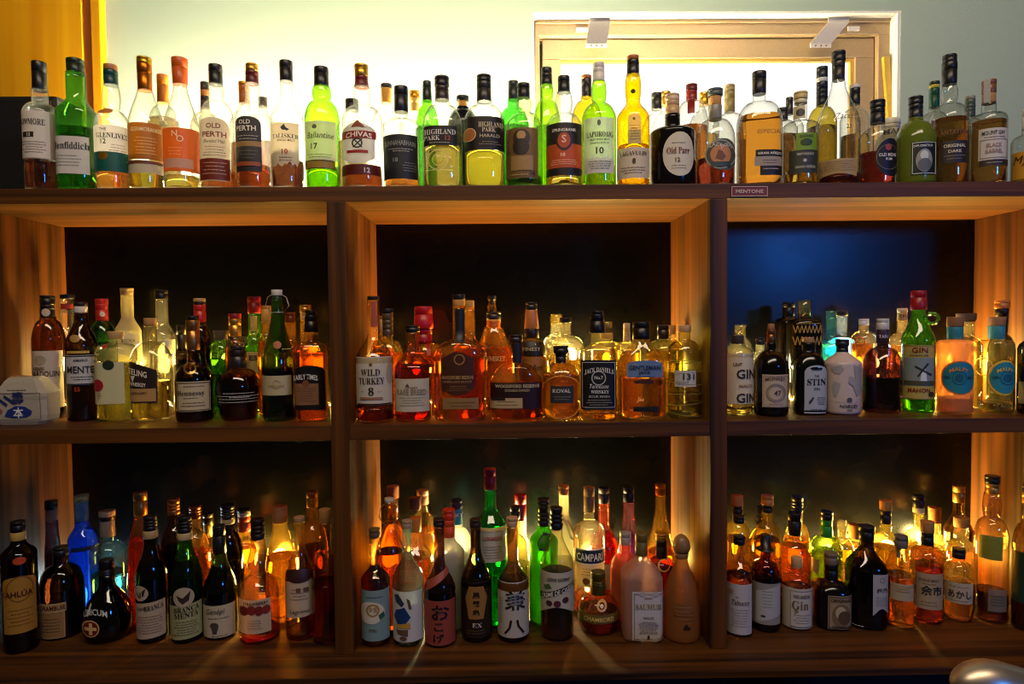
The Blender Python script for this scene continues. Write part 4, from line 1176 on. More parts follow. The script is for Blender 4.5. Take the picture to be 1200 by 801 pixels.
b('MC', 1, 663, 43, 408, 393, 372, 13, [(372, 378, 14, 14, '181410')], g='f6eec8', lq=(420, 'f0c030'), st='o', d='round shouldered clear bottle with black stopper glowing behind the honeycomb bottle')
b('MC', 2, 652, 34, 404, 392, 368, 13, [(368, 379, 14.5, 14.5, 'e8c868', 'g')], g='f6eec8', lq=(410, 'f0c840'), d='clear bottle with gold cube stopper deep behind the honeycomb bottle')
b('MC', 0, 700, 43, 419, 403, 364, 16, [(364, 368, 15, 15, '14100e'), (368, 390, 16, 20, '14100e')], g='f4e4a0', lq=(478, 'e08a18'), yb=494, n=5, st='q', lab=[(679.5, 421.6, 720, 479.5, '15120f')],
  tx=[('^JACK DANIELS', 700, 433, 6.5, 'ddd8cc', 33, 3), ('No.7', 699.5, 442, 4, 'ddd8cc', 10), ('~Tennessee', 700, 452, 5, 'ddd8cc', 22), ('^WHISKEY', 701, 458.5, 4, 'ddd8cc', 21), ('SOUR MASH', 700, 464, 2.6, 'b8b4a8', 24), ('No.7', 699.5, 384, 3, 'c8c4b8', 8)], pr=[('b', 681, 424, 718.5, 477, .7, 'b8b4a8'), ('o', 699.5, 442.5, 8.5, .86, 'b8b4a8'), ('l', 685, 467, 715, 475, 3, '9a968c')], d='square whiskey bottle with large black label and black flared cap')
b('MC', 1, 711, 36, 408, 400, 377, 14, [(377, 384, 13, 13, 'e0b850*'), (390, 397, 15, 15, 'd8a048', 'c')], g='f2d890', lq=(410, 'e8b030'), d='bottle with gold cap peeking out right of the black square label')
b('MC', 1, 734.5, 34, 412, 400, 378.5, 9, [(378.5, 384, 8, 8, 'c8a878'), (384, 400, 8, 9, 'b08a48', 's')], g='f0d080', lq=(412, 'd89a20'), d='slim ring capped bottle between the black label and the blue lit label bottles')
b('MC', 0, 751.5, 56, 424, 398, 377, 20, [(377, 397.5, 20.5, 21, '14110f')], g='f2d890', lq=(440, 'd08c30'), yb=492, n=3.5, k=.62, st='l', lab=[(732.5, 422, 774, 442, '6a82a8', 'a', .25), (740, 476, 769, 482, '1a1a1c')],  # blue reflection from the room is put into the label colour
  tx=[('GENTLEMAN', 753, 430.5, 5, '1c2a48', 36), ('JACK', 753, 436.5, 4.6, '1c2a48', 14), ('~Jas', 748, 468, 6, 'f0d080', 8), ('1 L', 751, 486, 3, 'd8a860')], pr=[('r', 741, 445, 764, 449, '3a1c10'), ('l', 738, 440, 770, 442, 1, '2a3a5a')], d='broad shouldered whiskey bottle with blue lit label and black cap')
b('MC', 1, 777, 38, 408, 398, 380.5, 13, [(380.5, 397, 14, 14, '231a14')], g='d8d080', lq=(410, 'b8a030'), d='dark capped bottle behind the blue lit label bottle')
b('MC', 0, 802, 39, 412, 398, 380.5, 14, [(380.5, 389, 17, 15.5, 'c89a68', 'c')], g='ecec98', lq=(478, 'dcd880'), yb=491.6, st='r', lab=[(791, 434, 815, 453, 'cfc8bc')], tx=[('131', 807, 441, 7, '2a2622', 13)], pr=[('l', 793, 446, 808, 451, 2, '8a8478')], ex=[('cord', 424, 484, 6, '6a6a3a')], d='pale yellow bottle wound with cord, small white label 131, by the right post')
b('MC', 1, 786.5, 30, 408, 398, 381, 12, [(381, 392, 12.5, 11, 'c89450', 'c')], g='e0d080', lq=(408, 'c8b040'), d='pale bottle with cork left behind the cord wound bottle')

# ---- upper right bay
b('MR', 0, 864, 38, 415, 404, 392.5, 15, [(392.5, 403, 15.5, 15, '3a2c24', 'c')], g='f0ead0', lq=(474, 'd8b850'), yb=488, lab=[(848, 414, 881, 473, 'd8ccb0')], rot=0,
  tx=[('GIN', 869, 438, 11, '14110f', 25), ('GIN', 869, 466, 11, '14110f', 25), ('NAUTI', 868, 452, 3.4, '8a5a34', 20), ('UNT', 858, 427, 4, '14110f', 10)], d='gin bottle with cream label reading GIN twice, beside the right post')
b('MR', 1, 867.5, 32, 416, 396, 380.5, 13, [(380.5, 391, 14, 14, 'f0e0a0', 'g')], g='f6f0d8', lq=(420, 'f4e8b0'), d='clear bottle with pale glass stopper behind the twice lettered gin bottle')
b('MR', 0, 903.5, 41, 428, 411, 379, 11, [(379, 386, 8, 9, 'a06a3c', 'c'), (386, 402, 10.5, 11.5, '8a5a30*')], g='opq:0c0a0a', yb=488.5, st='r', lab=[(893.5, 438.7, 924, 477, 'cdb79e')],
  tx=[('MONKEY', 909, 443, 4, '5a3a2c', 24, 1.5), ('47', 911, 460, 6, '4a3a34')], pr=[('o', 909, 460, 11, .86, '8a7a6c'), ('o', 909, 460, 8.5, .93, '8a7a6c'), ('l', 898, 471, 920, 475, 1, '8a6a54'), ('b', 894.5, 440, 923, 476, .6, 'a8907a')], d='black apothecary bottle with copper topped cork and beige stamp label')
b('MR', 1, 890.5, 30, 422, 412, 395, 11, [(395, 404, 11.5, 11, '1c1a18')], g='d8d8d0', d='small dark capped clear bottle left of the copper topped black bottle')
b('MR', 1, 942.5, 40, 380, 373, 352, 13, [(352, 373, 16, 15, 'd8b060', 'g')], g='opq:14120c', n=3, st='q', pr=[('l', 926, 378, 959, 380, 1, 'b08a38')] + [('p', [(925 + 4.2 * i, 381), (926 + 4.2 * i, 381), (928.1 + 4.2 * i, 390), (927.1 + 4.2 * i, 390)], 'b08a38') for i in range(8)] + [('p', [(929.2 + 4.2 * i, 381), (930.2 + 4.2 * i, 381), (928.1 + 4.2 * i, 390), (927.1 + 4.2 * i, 390)], 'b08a38') for i in range(7)] + [('p', [(925 + 4.2 * i, 394), (926 + 4.2 * i, 394), (928.1 + 4.2 * i, 404), (927.1 + 4.2 * i, 404)], 'b08a38') for i in range(8)] + [('p', [(929.2 + 4.2 * i, 394), (930.2 + 4.2 * i, 394), (928.1 + 4.2 * i, 404), (927.1 + 4.2 * i, 404)], 'b08a38') for i in range(7)], d='black bottle with gold zigzag pattern and glass stopper in the upper right bay')
b('MR', 2, 924, 34, 385, 372, 354, 15, [(354, 371, 15, 15, '0e0d0d')], g='opq:0b0b0c', st='q', d='plain black bottle left of the gold zigzag bottle')
b('MR', 0, 947, 40, 430, 412, 395, 17, [(395, 402, 14, 13, 'a87c50', 'c')], g='opq:0b0f0d', yb=486.6, st='r', n=3, lab=[(937, 427.6, 965, 484, 'b9bcc0', 'a', .14)],
  tx=[('^STIN', 951, 447, 7.5, '15171a', 22), ('THE', 951, 440, 2.6, '3a3c40', 6), ('GIN', 951, 455, 3, '3a3c40', 7)], pr=[('l', 943, 432, 960, 434, 1, '5a5c60'), ('p', [(942, 470), (947, 464), (948, 466), (945, 471), (942, 473)], '3a3c40'), ('l', 951, 464, 962, 474, 4, '6a6c70'), ('l', 942, 477, 960, 481, 1, '6a6c70')], d='black gin bottle with tall arched white label reading STIN')
b('MR', 1, 974, 40, 412, 396, 364, 13, [(364, 371, 14, 14, '5aa8b8', 'g')], g='68c8c8', lq=(402, '58c0c4'), st='o', d='turquoise glass bottle with pale stopper behind the white map bottle')
b('MR', 2, 986, 36, 410, 394, 364.6, 14, [(364.6, 370, 15, 15, '161412')], g='dceee8', lq=(395, 'b8e8e4'), st='o', d='clear bottle with flat black stopper right of the turquoise bottle')
b('MR', 0, 987, 46, 425, 412, 397.5, 14, [(397.5, 405, 16.5, 16.5, '1b1a1e'), (405, 413, 14, 14.5, '151418')], g='cer:c9b5ab', yb=487, st='l', pr=[('p', [(975, 430), (986, 428), (989, 432), (984, 438), (979, 437), (975, 433)], 'a09a9a'), ('p', [(977, 446), (985, 449), (983, 458), (979, 466), (976, 455)], 'a09a9a'), ('p', [(1000, 428), (1009, 430), (1008, 446), (1002, 445)], 'a09a9a'), ('p', [(995, 440), (1007, 445), (1009, 455), (1003, 464), (999, 452), (994, 448)], 'a09a9a'), ('d', 995, 468, 2.8, '4a4a54'), ('l', 964, 470, 1010, 471, 1, 'a8968e')],
  tx=[('NORDÉS', 995, 475, 4.6, '1b1a20', 21), ('GIN', 995, 480, 2.4, '3a3a44', 6)], d='white ceramic gin bottle printed with a grey world map')
b('MR', 1, 1012, 32, 400, 388, 373.5, 12, [(373.5, 381, 12.5, 12.5, 'e0e0dc')], g='f0e0c8', lq=(402, 'e88a30'), st='o', pr=[('o', 1008, 400, 6, .7, 'd86a20')], d='round clear bottle with white stopper and orange emblem behind the map bottle')
b('MR', 0, 1034, 47, 425, 406, 373, 14, [(373, 386, 15.5, 15.5, 'c8c4bc'), (386, 402, 16, 16, '3a2230', 'b')], g='5a3448', lq=(440, '160812'), yb=485, st='r', tx=[('TAN', 1035, 394, 4, 'c8b8c0', 9)], d='purple tinted round shouldered bottle with grey cap and plum neck band')
b('MR', 1, 1057, 34, 402, 390, 361, 13, [(361, 366, 13, 13, 'e0c890'), (366, 376, 12, 13, 'd8b060')], g='f4e0b0', lq=(404, 'e0a84c'), tx=[('KAN', 1059, 370, 3.4, '2a1c10', 8)], d='clear bottle with cream cap between the purple bottle and the green gin')
b('MR', 0, 1076, 41, 398, 370, 340.6, 17, [(340.6, 363, 19, 20, '9a1a20')], g='4fae20', lq=(404, '5a9a10'), yb=484.6, st='l', lab=[(1058, 404, 1094.5, 468, 'c8b25c'), (1059, 419, 1094.5, 452, '8e9a98')],
  tx=[('GIN', 1078, 410, 6.4, '7a2a14', 19), ('MAHON', 1077, 457, 5, '7a2a14', 26), ('XORIGUER', 1077, 416, 2.6, '5a4a20', 30)], pr=[('p', [(1078, 448), (1080, 432), (1084, 432), (1086, 448)], 'd8dcd8'), ('p', [(1073, 428), (1091, 438), (1090, 440), (1072, 430)], '2c2c2a'), ('p', [(1088, 426), (1076, 442), (1075, 440), (1086, 425)], '2c2c2a'), ('r', 1060, 446, 1094, 451, '4a4a34'), ('d', 1090, 461.5, 3, '3a3414'), ('b', 1058.5, 404.5, 1094, 467.5, .7, '6a5a24')], ex=[('loop', 1092, 373, 7, '4fae20')], d='green gin bottle with red cap, ring handle and windmill label')
b('MR', 0, 1119, 44, 403, 398, 371, 20, [(371, 382.5, 21, 21, '8a6038', 'c'), (382.5, 398, 20, 20, '2f7f8a', 'b')], g='fro:e8b078', lq=(465, 'd8601c'), yb=486, st='q', lab=[(1103, 422.5, 1141, 462.5, 'b8742c', 'o'), (1105, 424, 1140.5, 461, '2c8ba0', 'o')], tx=[('GIN', 1110, 442, 3.6, '143c50', 8), ('MALFY', 1124, 432, 4.4, 'd88a40', 22, 3), ('GIN', 1135, 442, 3.6, '143c50', 7)], pr=[('d', 1124, 442.5, 5, '1c5a70'), ('o', 1124, 442.5, 8, .9, '1c5a70')], d='peach frosted gin bottle with teal round label and orange liquid')
b('MR', 1, 1132, 40, 405, 395, 367, 20, [(367, 376, 26, 24, '4a3524', 'c'), (376, 380, 20, 20, 'e8c880')], g='f4e4b8', lq=(400, 'f0cc60'), d='clear golden bottle with wide dark wooden stopper behind the teal label bottles')
b('MR', 0, 1167.5, 44, 403, 398, 371, 20, [(371, 381.5, 23, 22, '9a7048', 'c'), (381.5, 397, 21, 21, '3a8a96', 'b')], g='f0e8b0', lq=(470, 'e8d880'), yb=485, st='q', lab=[(1158, 422, 1193, 463, 'c8b030', 'o'), (1160, 424, 1192, 461, '2f90a8', 'o')], tx=[('GIN', 1167, 442, 3.6, '143c50', 8), ('MALFY', 1178, 432, 4.4, 'd8c050', 20, 3), ('ROSA', 1180, 475, 4, '8a7a30', 20)], pr=[('d', 1180, 442.5, 5, '1c5a70'), ('o', 1180, 442.5, 8, .9, '1c5a70'), ('o', 1153, 430, 11, .88, 'c8a848')], d='pale yellow gin bottle with teal round label and wooden stopper')
b('MR', 1, 1173.5, 34, 410, 392, 352, 14, [(352, 361.5, 19, 19, 'b86a2c'), (361.5, 390, 17, 15, '101014')], g='20242c', lq=(405, '0e0e12'), d='dark long necked bottle with orange cap behind the pale yellow gin')
b('MR', 0, 1212, 40, 408, 398, 380, 16, [(380, 392, 16, 16, '1a1614')], g='30221a', lq=(410, '140a08'), Y=.058, lab=[(1194, 448, 1232, 474, '7a6a48')], d='dark bottle cut off by the right edge on the middle shelf')

# ---- lower left bay
b('BL', 0, 22, 43, 648, 634, 610, 18, [(610, 622.5, 18.5, 18.5, '110e0c'), (622.5, 632, 19, 19, 'c8a050', 'b')], g='3a2410', lq=(640, '120704'), Y=.052, st='s', lab=[(5, 676, 42, 742, 'c08a34', 'a', .1)],
  tx=[('KAHLÚA', 19, 695, 8, '4a140a', 38)], pr=[('e', 15, 653, 30, 662, 'c8481c'), ('o', 23, 690, 15, .93, '8a5a1c'), ('l', 10, 712, 38, 734, 5, '8a6424')], d='coffee liqueur bottle with ochre arched label, leftmost on the bottom shelf')
b('BL', 1, 62, 20, 650, 618, 586, 15, [(586, 596, 16, 16, '141012'), (596, 610, 15, 15, '8a6a58', 'b')], g='5a4a58', lq=(648, '3a1010'), Y=.19, st='l', d='long necked dark bottle with tan neck label behind the dumpy liqueur bottle')
b('BL', 0, 72.5, 55, 690, 660, 640, 19, [(640, 650, 20, 20, '14100e')], g='3c1c08', lq=(668, '1c0a04'), Y=.122, st='o', lab=[(45, 710, 76, 747, 'a8804c'), (44, 706, 77, 716, 'c8a468')], tx=[('DRAMBUIE', 61, 711, 5.4, '5a1c14', 31)], pr=[('b', 45.5, 716, 75.5, 746.5, .8, 'c8a468'), ('l', 49, 722, 72, 740, 5, '7a5a34')], d='dumpy brown liqueur bottle with broad shoulders and tan label')
b('BL', 1, 97, 36, 632, 612, 580, 17, [(580, 588, 19, 17, 'd8cc90', 'g')], g='70a8ff', lq=(612, '2c68ff'), st='s', pr=[('r', 84, 641, 108, 646, '14204a')], d='glowing blue liqueur bottle with pale stopper')
b('BL', 1, 127, 44, 650, 634, 598, 18, [(598, 604, 20, 20, 'c0a880'), (604, 609, 20, 19, '1c1814'), (609, 628, 18, 18.5, '8a7a64', 'b')], g='78a8a0', lq=(670, '3a6a60'), st='o', d='greyish clear bottle with checkered cap behind the round dark green bottle')
b('BL', 0, 126.5, 61, 712, 686, 655, 18, [(655, 684, 18.5, 18.5, '12100e')], g='0c3a10', lq=(690, '06180a'), yb=758, st='o', bt=.8, prof=[(757, 34), (752, 48), (735, 60), (718, 58), (702, 46), (692, 30), (685, 20), (672, 18.5)], pr=[('d', 107.5, 735, 9.5, '6a1c14'), ('o', 107.5, 735, 9.5, .86, 'c8a068'), ('r', 105.8, 728.5, 109.4, 741.5, 'd8b070'), ('r', 101, 733.2, 114, 736.8, 'd8b070'), ('p', [(103, 722), (108, 708), (109, 709), (105, 722)], 'd0d0c4')], tx=[('UNICUM', 111, 717, 6.5, 'c8c8ba', 30, 4)], d='round dark green herbal liqueur bottle with red cross medallion')
b('BL', 1, 166, 34, 640, 605, 576, 15, [(576, 603, 17, 16.5, 'd09a48*')], g='e87830', lq=(630, 'e0481c'), st='l', d='orange bottle with gold capsule behind the eagle emblem bottles')
b('BL', 0, 178, 39, 676, 632, 604, 15.5, [(604, 620.5, 16.5, 17, '14110f', 's'), (620.5, 629.5, 18, 18.5, 'b89c68', 'b')], g='1c4424', lq=(660, '0a140a'), yb=755, st='s', lab=[(159, 704, 193.5, 748.5, 'd0b896', 'z', .06)], tx=[('^FERNET', 167, 712, 6, '2a1c14', 12, 0, .1), ('^BRANCA', 180, 711, 6, '2a1c14', 22, 0, .1)], pr=[('d', 165, 694, 9, 'c0ac88'), ('p', [(159, 691), (165, 693), (171, 688), (169, 697), (164, 700)], '3a2c20'), ('l', 162, 720, 190, 742, 7, '8a6450')], d='dark green amaro bottle with cream label below a globe emblem, left of its paler twin')
b('BL', 1, 205, 34, 640, 615, 584, 14, [(584, 602, 15, 15, 'b8763a*', 's')], g='4a2c14', lq=(640, '1c0c06'), d='dark bottle with ringed copper cap between the two globe emblem bottles')
b('BL', 0, 218, 39, 676, 634, 604, 16, [(604, 623, 17.5, 18, '14110f', 's'), (623, 631, 18.5, 19, 'c8b078', 'b')], g='2a7a2c', lq=(660, '12300c'), yb=755, st='s', lab=[(200, 707, 236.5, 749, 'b8b47c', 'z', .05)], tx=[('^BRANCA', 218, 713, 6, '1e1c10', 30, 0, .08), ('^MENTA', 218, 720, 6, '1e1c10', 28, 0, .08)], pr=[('d', 215.5, 699, 11.5, 'b8a888'), ('p', [(207, 696), (214, 700), (223, 692), (221, 703), (214, 707), (210, 703)], '3a2c20'), ('l', 204, 726, 233, 744, 6, '6e7040')], d='green mint amaro bottle with pale green label below a globe emblem')
b('BL', 1, 230, 36, 650, 622, 592, 14.5, [(592, 607, 15, 15, '8a4c28*', 's')], g='d8943c', lq=(645, 'c06a24'), d='amber bottle with brown ringed cap right of the mint amaro bottle')
b('BL', 2, 245, 26, 650, 626, 601, 13, [(601, 614, 13, 13, '2a1c14'), (614, 628, 12, 13, 'd8b468', 'b')], g='d8a048', lq=(645, 'c87c2c'), d='bottle with cream neck label deep behind the green Alpine bottle')
b('BL', 0, 258.5, 41, 692, 648, 615, 15.5, [(615, 647, 15, 16, '1a1c16')], g='4c6a1c', lq=(665, '2a3008'), Y=.104, st='s', lab=[(238, 708.6, 275, 746, 'd8c8a2')], tx=[('~Génépi', 252, 716, 8, '2a241a', 22)], pr=[('e', 247, 728, 256, 735, '4a4434'), ('p', [(248, 733), (256, 733), (254, 741), (250, 741)], '4a4434'), ('l', 241, 721, 272, 725, 1, '8a7a58'), ('l', 246, 742, 268, 745, 1, '8a7a58')], d='olive green Alpine herb liqueur bottle with hand lettered cream label')
b('BL', 1, 268, 36, 655, 622, 591, 15, [(591, 607, 17, 17, '15120f', 's'), (607, 613, 17, 17, 'b8a070', 'b')], g='1c1410', lq=(640, '0a0604'), d='black bottle with cream collar behind the hand lettered herb bottle')
b('BL', 1, 287, 31, 650, 632, 596, 15, [(596, 599, 16, 16, '1a1410'), (599, 604, 15.5, 15.5, 'e8d8a8'), (604, 622, 15, 15.5, 'd8581c')], g='f4b848', lq=(640, 'f0a828'), d='glowing amber bottle with white and orange banded cap')
b('BL', 0, 303.5, 48, 690, 664, 607.5, 17, [(607.5, 631, 16.5, 16.5, '1c1512', 's')], g='e0a878', lq=(735, 'c0141c'), yb=756, prof=[(757, 44), (754, 47), (735, 48), (695, 47), (682, 42), (675, 30), (671, 20), (664, 24), (659, 27), (655, 25), (648, 21), (640, 18), (630, 16)], lab=[(281, 702, 317, 741, 'd8c098')], tx=[('STRAWBERRY', 299, 706, 3.6, '5a2a1c', 30)], pr=[('e', 282, 709, 292, 720, '7a2418'), ('e', 290, 708, 300, 719, '8a2a1c'), ('e', 298, 709, 308, 720, '7a2418'), ('e', 306, 709, 316, 719, '8a2a1c'), ('l', 290, 724, 308, 736, 4, 'a88a64')], d='gourd shaped strawberry liqueur bottle with red liquid and black cap')
b('BL', 1, 329.5, 38, 660, 612, 592.5, 17, [(592.5, 611, 18, 18.5, 'b8783c', 'c')], g='f4c860', lq=(650, 'f0a82c'), st='l', d='clear glowing bottle with wooden cap behind the gourd shaped bottle')
b('BL', 0, 352, 36, 676, 635, 605, 13, [(605, 611, 13, 12.5, 'a87c50', 'c')], g='f0c878', lq=(735, 'b0141c'), yb=752, st='s', lab=[(335, 679, 366.5, 724, 'd4bf9c', 'z', .06)], pr=[('e', 335.5, 666, 366, 682, '3a1c12'), ('l', 340, 688, 362, 703, 4, '8a7458'), ('p', [(347, 688), (352, 688), (352, 693), (347, 693)], '6a4c34'), ('p', [(355, 688), (361, 688), (361, 693), (355, 693)], '6a4c34')], tx=[('~Lagrime', 351, 716, 6, '3a2c20', 24)], d='slender clear bottle with cream label and a little red liquid')
b('BL', 1, 367, 36, 640, 612, 576, 13.5, [(576, 593.5, 14, 14, 'd8a850*')], g='8a5424', lq=(640, '4a1c0c'), d='amber bottle with gold cap at the back near the left post')
b('BL', 0, 382, 34, 668, 640, 596, 13, [(596, 612, 14, 13, 'b08048', 'c')], g='c89868', lq=(680, '4a0a0c'), yb=756, st='s', d='bottle of dark red wine with pale wood stopper against the left post')

# ---- lower middle bay
b('BC', 0, 440, 34, 678, 660, 619, 12, [(619, 629, 13.5, 13.5, '5a4a30')], g='d8b870', lq=(664, '5a1c08'), yb=759, st='s', lab=[(424, 691, 456, 750, '8aa8a0')], tx=[('金宮', 437, 713, 7, 'a87c38', 10), ('焼酎', 437, 737, 3.4, '6a5a3c', 14)], pr=[('d', 437, 717, 13, 'd8d0b4'), ('o', 437, 714, 7.5, .72, 'a8803c'), ('p', [(443, 720), (449, 716), (450, 722), (445, 726)], '2e5a3a'), ('l', 428, 697, 448, 700, 1, '5a6e68')], name='shochu_bottle', d='shochu bottle with teal label and cream disc, leftmost in lower middle bay')
b('BC', 1, 457, 36, 650, 612, 583, 12, [(583, 588, 11, 11, 'd8c8a8')], g='f4b858', lq=(645, 'f4b048'), st='l', ex=[('bail', 439, 588, 463, 612, '5a4020')], name='swing_top_bottle', d='glowing orange swing top bottle behind the teal label shochu')
b('BC', 2, 461.5, 34, 640, 612, 569, 13, [(569, 583, 14, 14, 'b86a2c', 'c')], g='f4b050', lq=(600, 'f4b448'), d='orange lit bottle with wooden cap deepest behind the teal label shochu')
b('BC', 0, 478, 36, 676, 648, 609, 11, [(609, 618, 12, 12, 'a88a6c')], g='a8d0cc', lq=(702, '9ab8b0'), yb=759, st='s', lab=[(460.5, 692, 495, 751, 'e0dcd0')], pr=[('p', [(463, 697), (467, 695), (474, 706), (471, 710), (465, 705)], '2c3a4a'), ('p', [(465, 714), (474, 710), (481, 722), (474, 731), (466, 730), (463, 722)], '1c3a6a'), ('p', [(464, 731), (480, 728), (481, 735), (466, 735)], 'c8963c'), ('p', [(465, 737), (478, 736), (478, 744), (467, 742)], '6a4a34'), ('e', 469, 744, 477, 749, '6a4a34'), ('p', [(476, 699), (480, 702), (482, 712), (479, 712)], '5a4a34')], name='shochu_bottle', d='pale blue glass shochu bottle with white label and blue brush painting')
b('BC', 1, 487.5, 40, 655, 628, 582.5, 13, [(582.5, 596, 14, 14, 'a05c24', 'c'), (606, 622, 14, 14, 'c87c30', 'b')], g='f4b84c', lq=(650, 'f4bc50'), st='s', d='glowing orange bottle with wood cap behind the pale blue shochu')
b('BC', 2, 496, 34, 630, 600, 574, 13, [(574, 590, 14, 14, 'd8a058')], g='f4c058', lq=(620, 'f0a838'), d='tall orange lit bottle with tan cap deepest behind the pale blue shochu')
b('BC', 0, 515.5, 37, 690, 655, 607.5, 12, [(607.5, 616, 13.5, 13.5, '2a1c16')], g='8a4818', lq=(690, '2a0c04'), yb=760, st='s', lab=[(498, 703, 533, 755, 'a84c3c')], tx=[('お', 516, 716, 17, '1a0e0a', 20), ('こ', 514, 733, 9, '1a0e0a', 10), ('げ', 514, 746, 10, '1a0e0a', 12)], pr=[('p', [(499, 684), (529, 662), (531, 670), (500, 693)], 'a04838')], name='shochu_bottle', d='brown shochu bottle with brick red label and black brush writing')
b('BC', 1, 526.5, 36, 648, 630, 596, 14, [(596, 608, 14.5, 14.5, 'c02c18'), (608, 629, 14, 14, 'd84a24')], g='fro:f4ecd0', lq=(656, '2ab060'), st='s', d='white glowing bottle with red capsule right of the brick red label')
b('BC', 2, 535.5, 34, 635, 618, 585, 14, [(585, 595, 14, 14, '1c2a3a'), (595, 613, 14, 14.5, '2c98a8', 'b')], g='fro:f0f0e0', lq=(650, 'e8f0d8'), tx=[('SKY', 537, 603, 4, 'e8f4f4', 10)], d='bottle with teal neck band behind the red capsule bottle')
b('BC', 0, 558, 36.5, 682, 640, 607.5, 12, [(607.5, 617, 13.5, 13.5, '2c1c12')], g='6a3810', lq=(672, '1c0c06'), yb=754, st='s', lab=[(541, 681, 575, 746, '2a1a10')], tx=[('黒', 558, 696, 7, '1a100a', 8), ('霧', 558, 706, 7, '1a100a', 8), ('島', 558, 716, 7, '1a100a', 8), ('^EX', 559, 731, 5, 'd0c4ae', 11)], pr=[('p', [(550, 686), (566, 686), (570, 700), (566, 724), (550, 724), (546, 700)], '9a6c30'), ('l', 546, 736, 570, 742, 2, '6a5030')], name='shochu_bottle', d='dark brown shochu bottle with black and bronze label reading EX')
b('BC', 1, 575, 38, 618, 592, 548.6, 13.5, [(548.6, 573, 14, 14.5, 'b81c24')], g='18a030', lq=(612, '1a7a24'), st='s', lab=[(563, 622, 592, 658, 'd8ccb0')], tx=[('LUXARDO', 577, 630, 4.4, 'a83424', 22)], pr=[('r', 561, 618, 592, 622, 'c8b068'), ('l', 566, 638, 588, 654, 5, '9a8c74')], d='tall green bottle with red cap rising above the others in lower middle bay')
b('BC', 0, 601, 37, 682, 655, 605.5, 12.5, [(605.5, 616, 13.5, 13, 'b8906c')], g='8a5a28', lq=(678, '2c1206'), yb=754, st='s', lab=[(583.5, 682, 619, 746, 'cfc4b0')], tx=[('兼', 604, 702, 22, '1a1512', 24), ('八', 603, 733, 17, '1a1512', 26)], pr=[('l', 586, 699, 590, 730, 9, '8a7a68')], name='shochu_bottle', d='brown shochu bottle with white label and two large black brush characters')
b('BC', 1, 604, 32, 650, 626, 593, 11, [(593, 607, 12, 12, '1c1410')], g='d8c058', lq=(660, '7a8a20'), d='black capped bottle directly behind the two character shochu')
b('BC', 2, 610.5, 36, 648, 626, 579, 13.5, [(579, 609, 14, 13.5, 'c0281c')], g='fro:f0e4b0', lq=(646, 'f4ecb0'), st='s', tx=[('MALIBU', 604, 664, 4, '8a7a40', 26)], d='pale bottle with red capsule behind the two character shochu')
b('BC', 1, 637, 34, 634, 617, 584, 14, [(584, 592, 14, 14, '14120f'), (592, 616, 13.5, 13, '1a1a14', 's')], g='fro:6ae018', lq=(630, '88f018'), st='s', pr=[('p', [(630, 636), (637, 624), (646, 628), (642, 645), (632, 644)], '1c2410')], d='bright lime green bottle with black cap')
b('BC', 2, 661, 34, 635, 600, 568, 11.5, [(568, 579, 12.5, 12, 'd8963c')], g='fro:f4e8b8', lq=(610, 'f8f0c0'), st='l', d='tall white glowing bottle with gold cap behind the blackcurrant liqueur')
b('BC', 0, 652.5, 39, 662, 624, 594, 14, [(594, 619, 15, 15.5, '14110f', 's')], g='e8e0c0', lq=(668, '200810'), yb=753, st='s', lab=[(633.5, 670, 672, 716, 'd2c8ae', 'w', .12)], tx=[('LEON GORNY', 655, 678, 4, '2a2420', 28), ('CREME DE CASSIS', 653, 693, 5.4, 'e8e0c8', 40, 0, .32)], pr=[('p', [(634, 696), (671, 683), (671, 689), (634, 703)], '1c1a18'), ('d', 644, 706, 3.4, '4a2028'), ('d', 653, 706, 4, '5a2430'), ('d', 662, 702, 3.4, '4a2028'), ('p', [(638, 686), (644, 683), (647, 688), (640, 690)], '4a6a2c')], d='blackcurrant liqueur bottle, cream label with slanted black banner')
b('BC', 1, 690.5, 37, 624, 610, 570.5, 13, [(570.5, 599, 13, 13.5, 'c89848')], g='f4d8a0', lq=(690, 'b83818'), st='o', lab=[(675, 644, 708, 659.5, '16203a'), (677, 660, 707, 687, 'e0c8a0')], tx=[('CAMPARI', 691, 652, 9, 'f0e4d0', 31)], pr=[('r', 675, 642.5, 708, 644, 'e8dcc8'), ('r', 675, 659.3, 708, 660.8, 'e8dcc8'), ('l', 682, 664, 702, 674, 3, '8a6a50'), ('d', 687, 680, 4, '7a4a34'), ('d', 697, 680, 4, '7a4a34')], d='clear bitter bottle with large white letters on dark blue band')
b('BC', 2, 708, 36, 640, 615, 570.5, 13, [(570.5, 589, 13.5, 13.5, '2a1812')], g='e85830', lq=(625, 'd8301c'), st='l', lab=[(694, 660, 721, 690, 'd8b890')], d='red orange bottle with dark cap behind the blue band bitter bottle')
b('BC', 0, 701, 47, 700, 690, 669, 17, [(669, 695, 17, 17.5, '7a6a24*')], g='e08a50', lq=(712, '4a0810'), yb=746, prof=[(749, 26), (746, 30), (741, 36), (732, 46), (720, 49), (708, 46), (700, 38), (696, 26), (693, 17)], lab=[(677.5, 719, 724.5, 729, '6a5a20')], tx=[('CHAMBORD', 702, 724, 5, 'd8b860', 36)], pr=[('o', 705, 710, 5.5, .6, 'c89a58'), ('d', 705, 710, 2, 'd8c09a'), ('l', 694, 675, 708, 692, 5, '2a2410')], d='small spherical raspberry liqueur bottle with gold and black cap')
b('BC', 2, 737, 31, 650, 600, 570.5, 13, [(570.5, 588, 13, 13, '1e1414')], g='c878a0', lq=(625, '7a3ab0'), st='l', d='violet tinted bottle with dark cap behind the frosted bottles')
b('BC', 2, 774, 37, 655, 596, 566.6, 12, [(566.6, 580, 12.5, 12, 'd8962c*')], g='f4b040', lq=(645, 'e8901c'), st='l', d='tall amber bottle with gold cap against the right wall of lower middle bay')
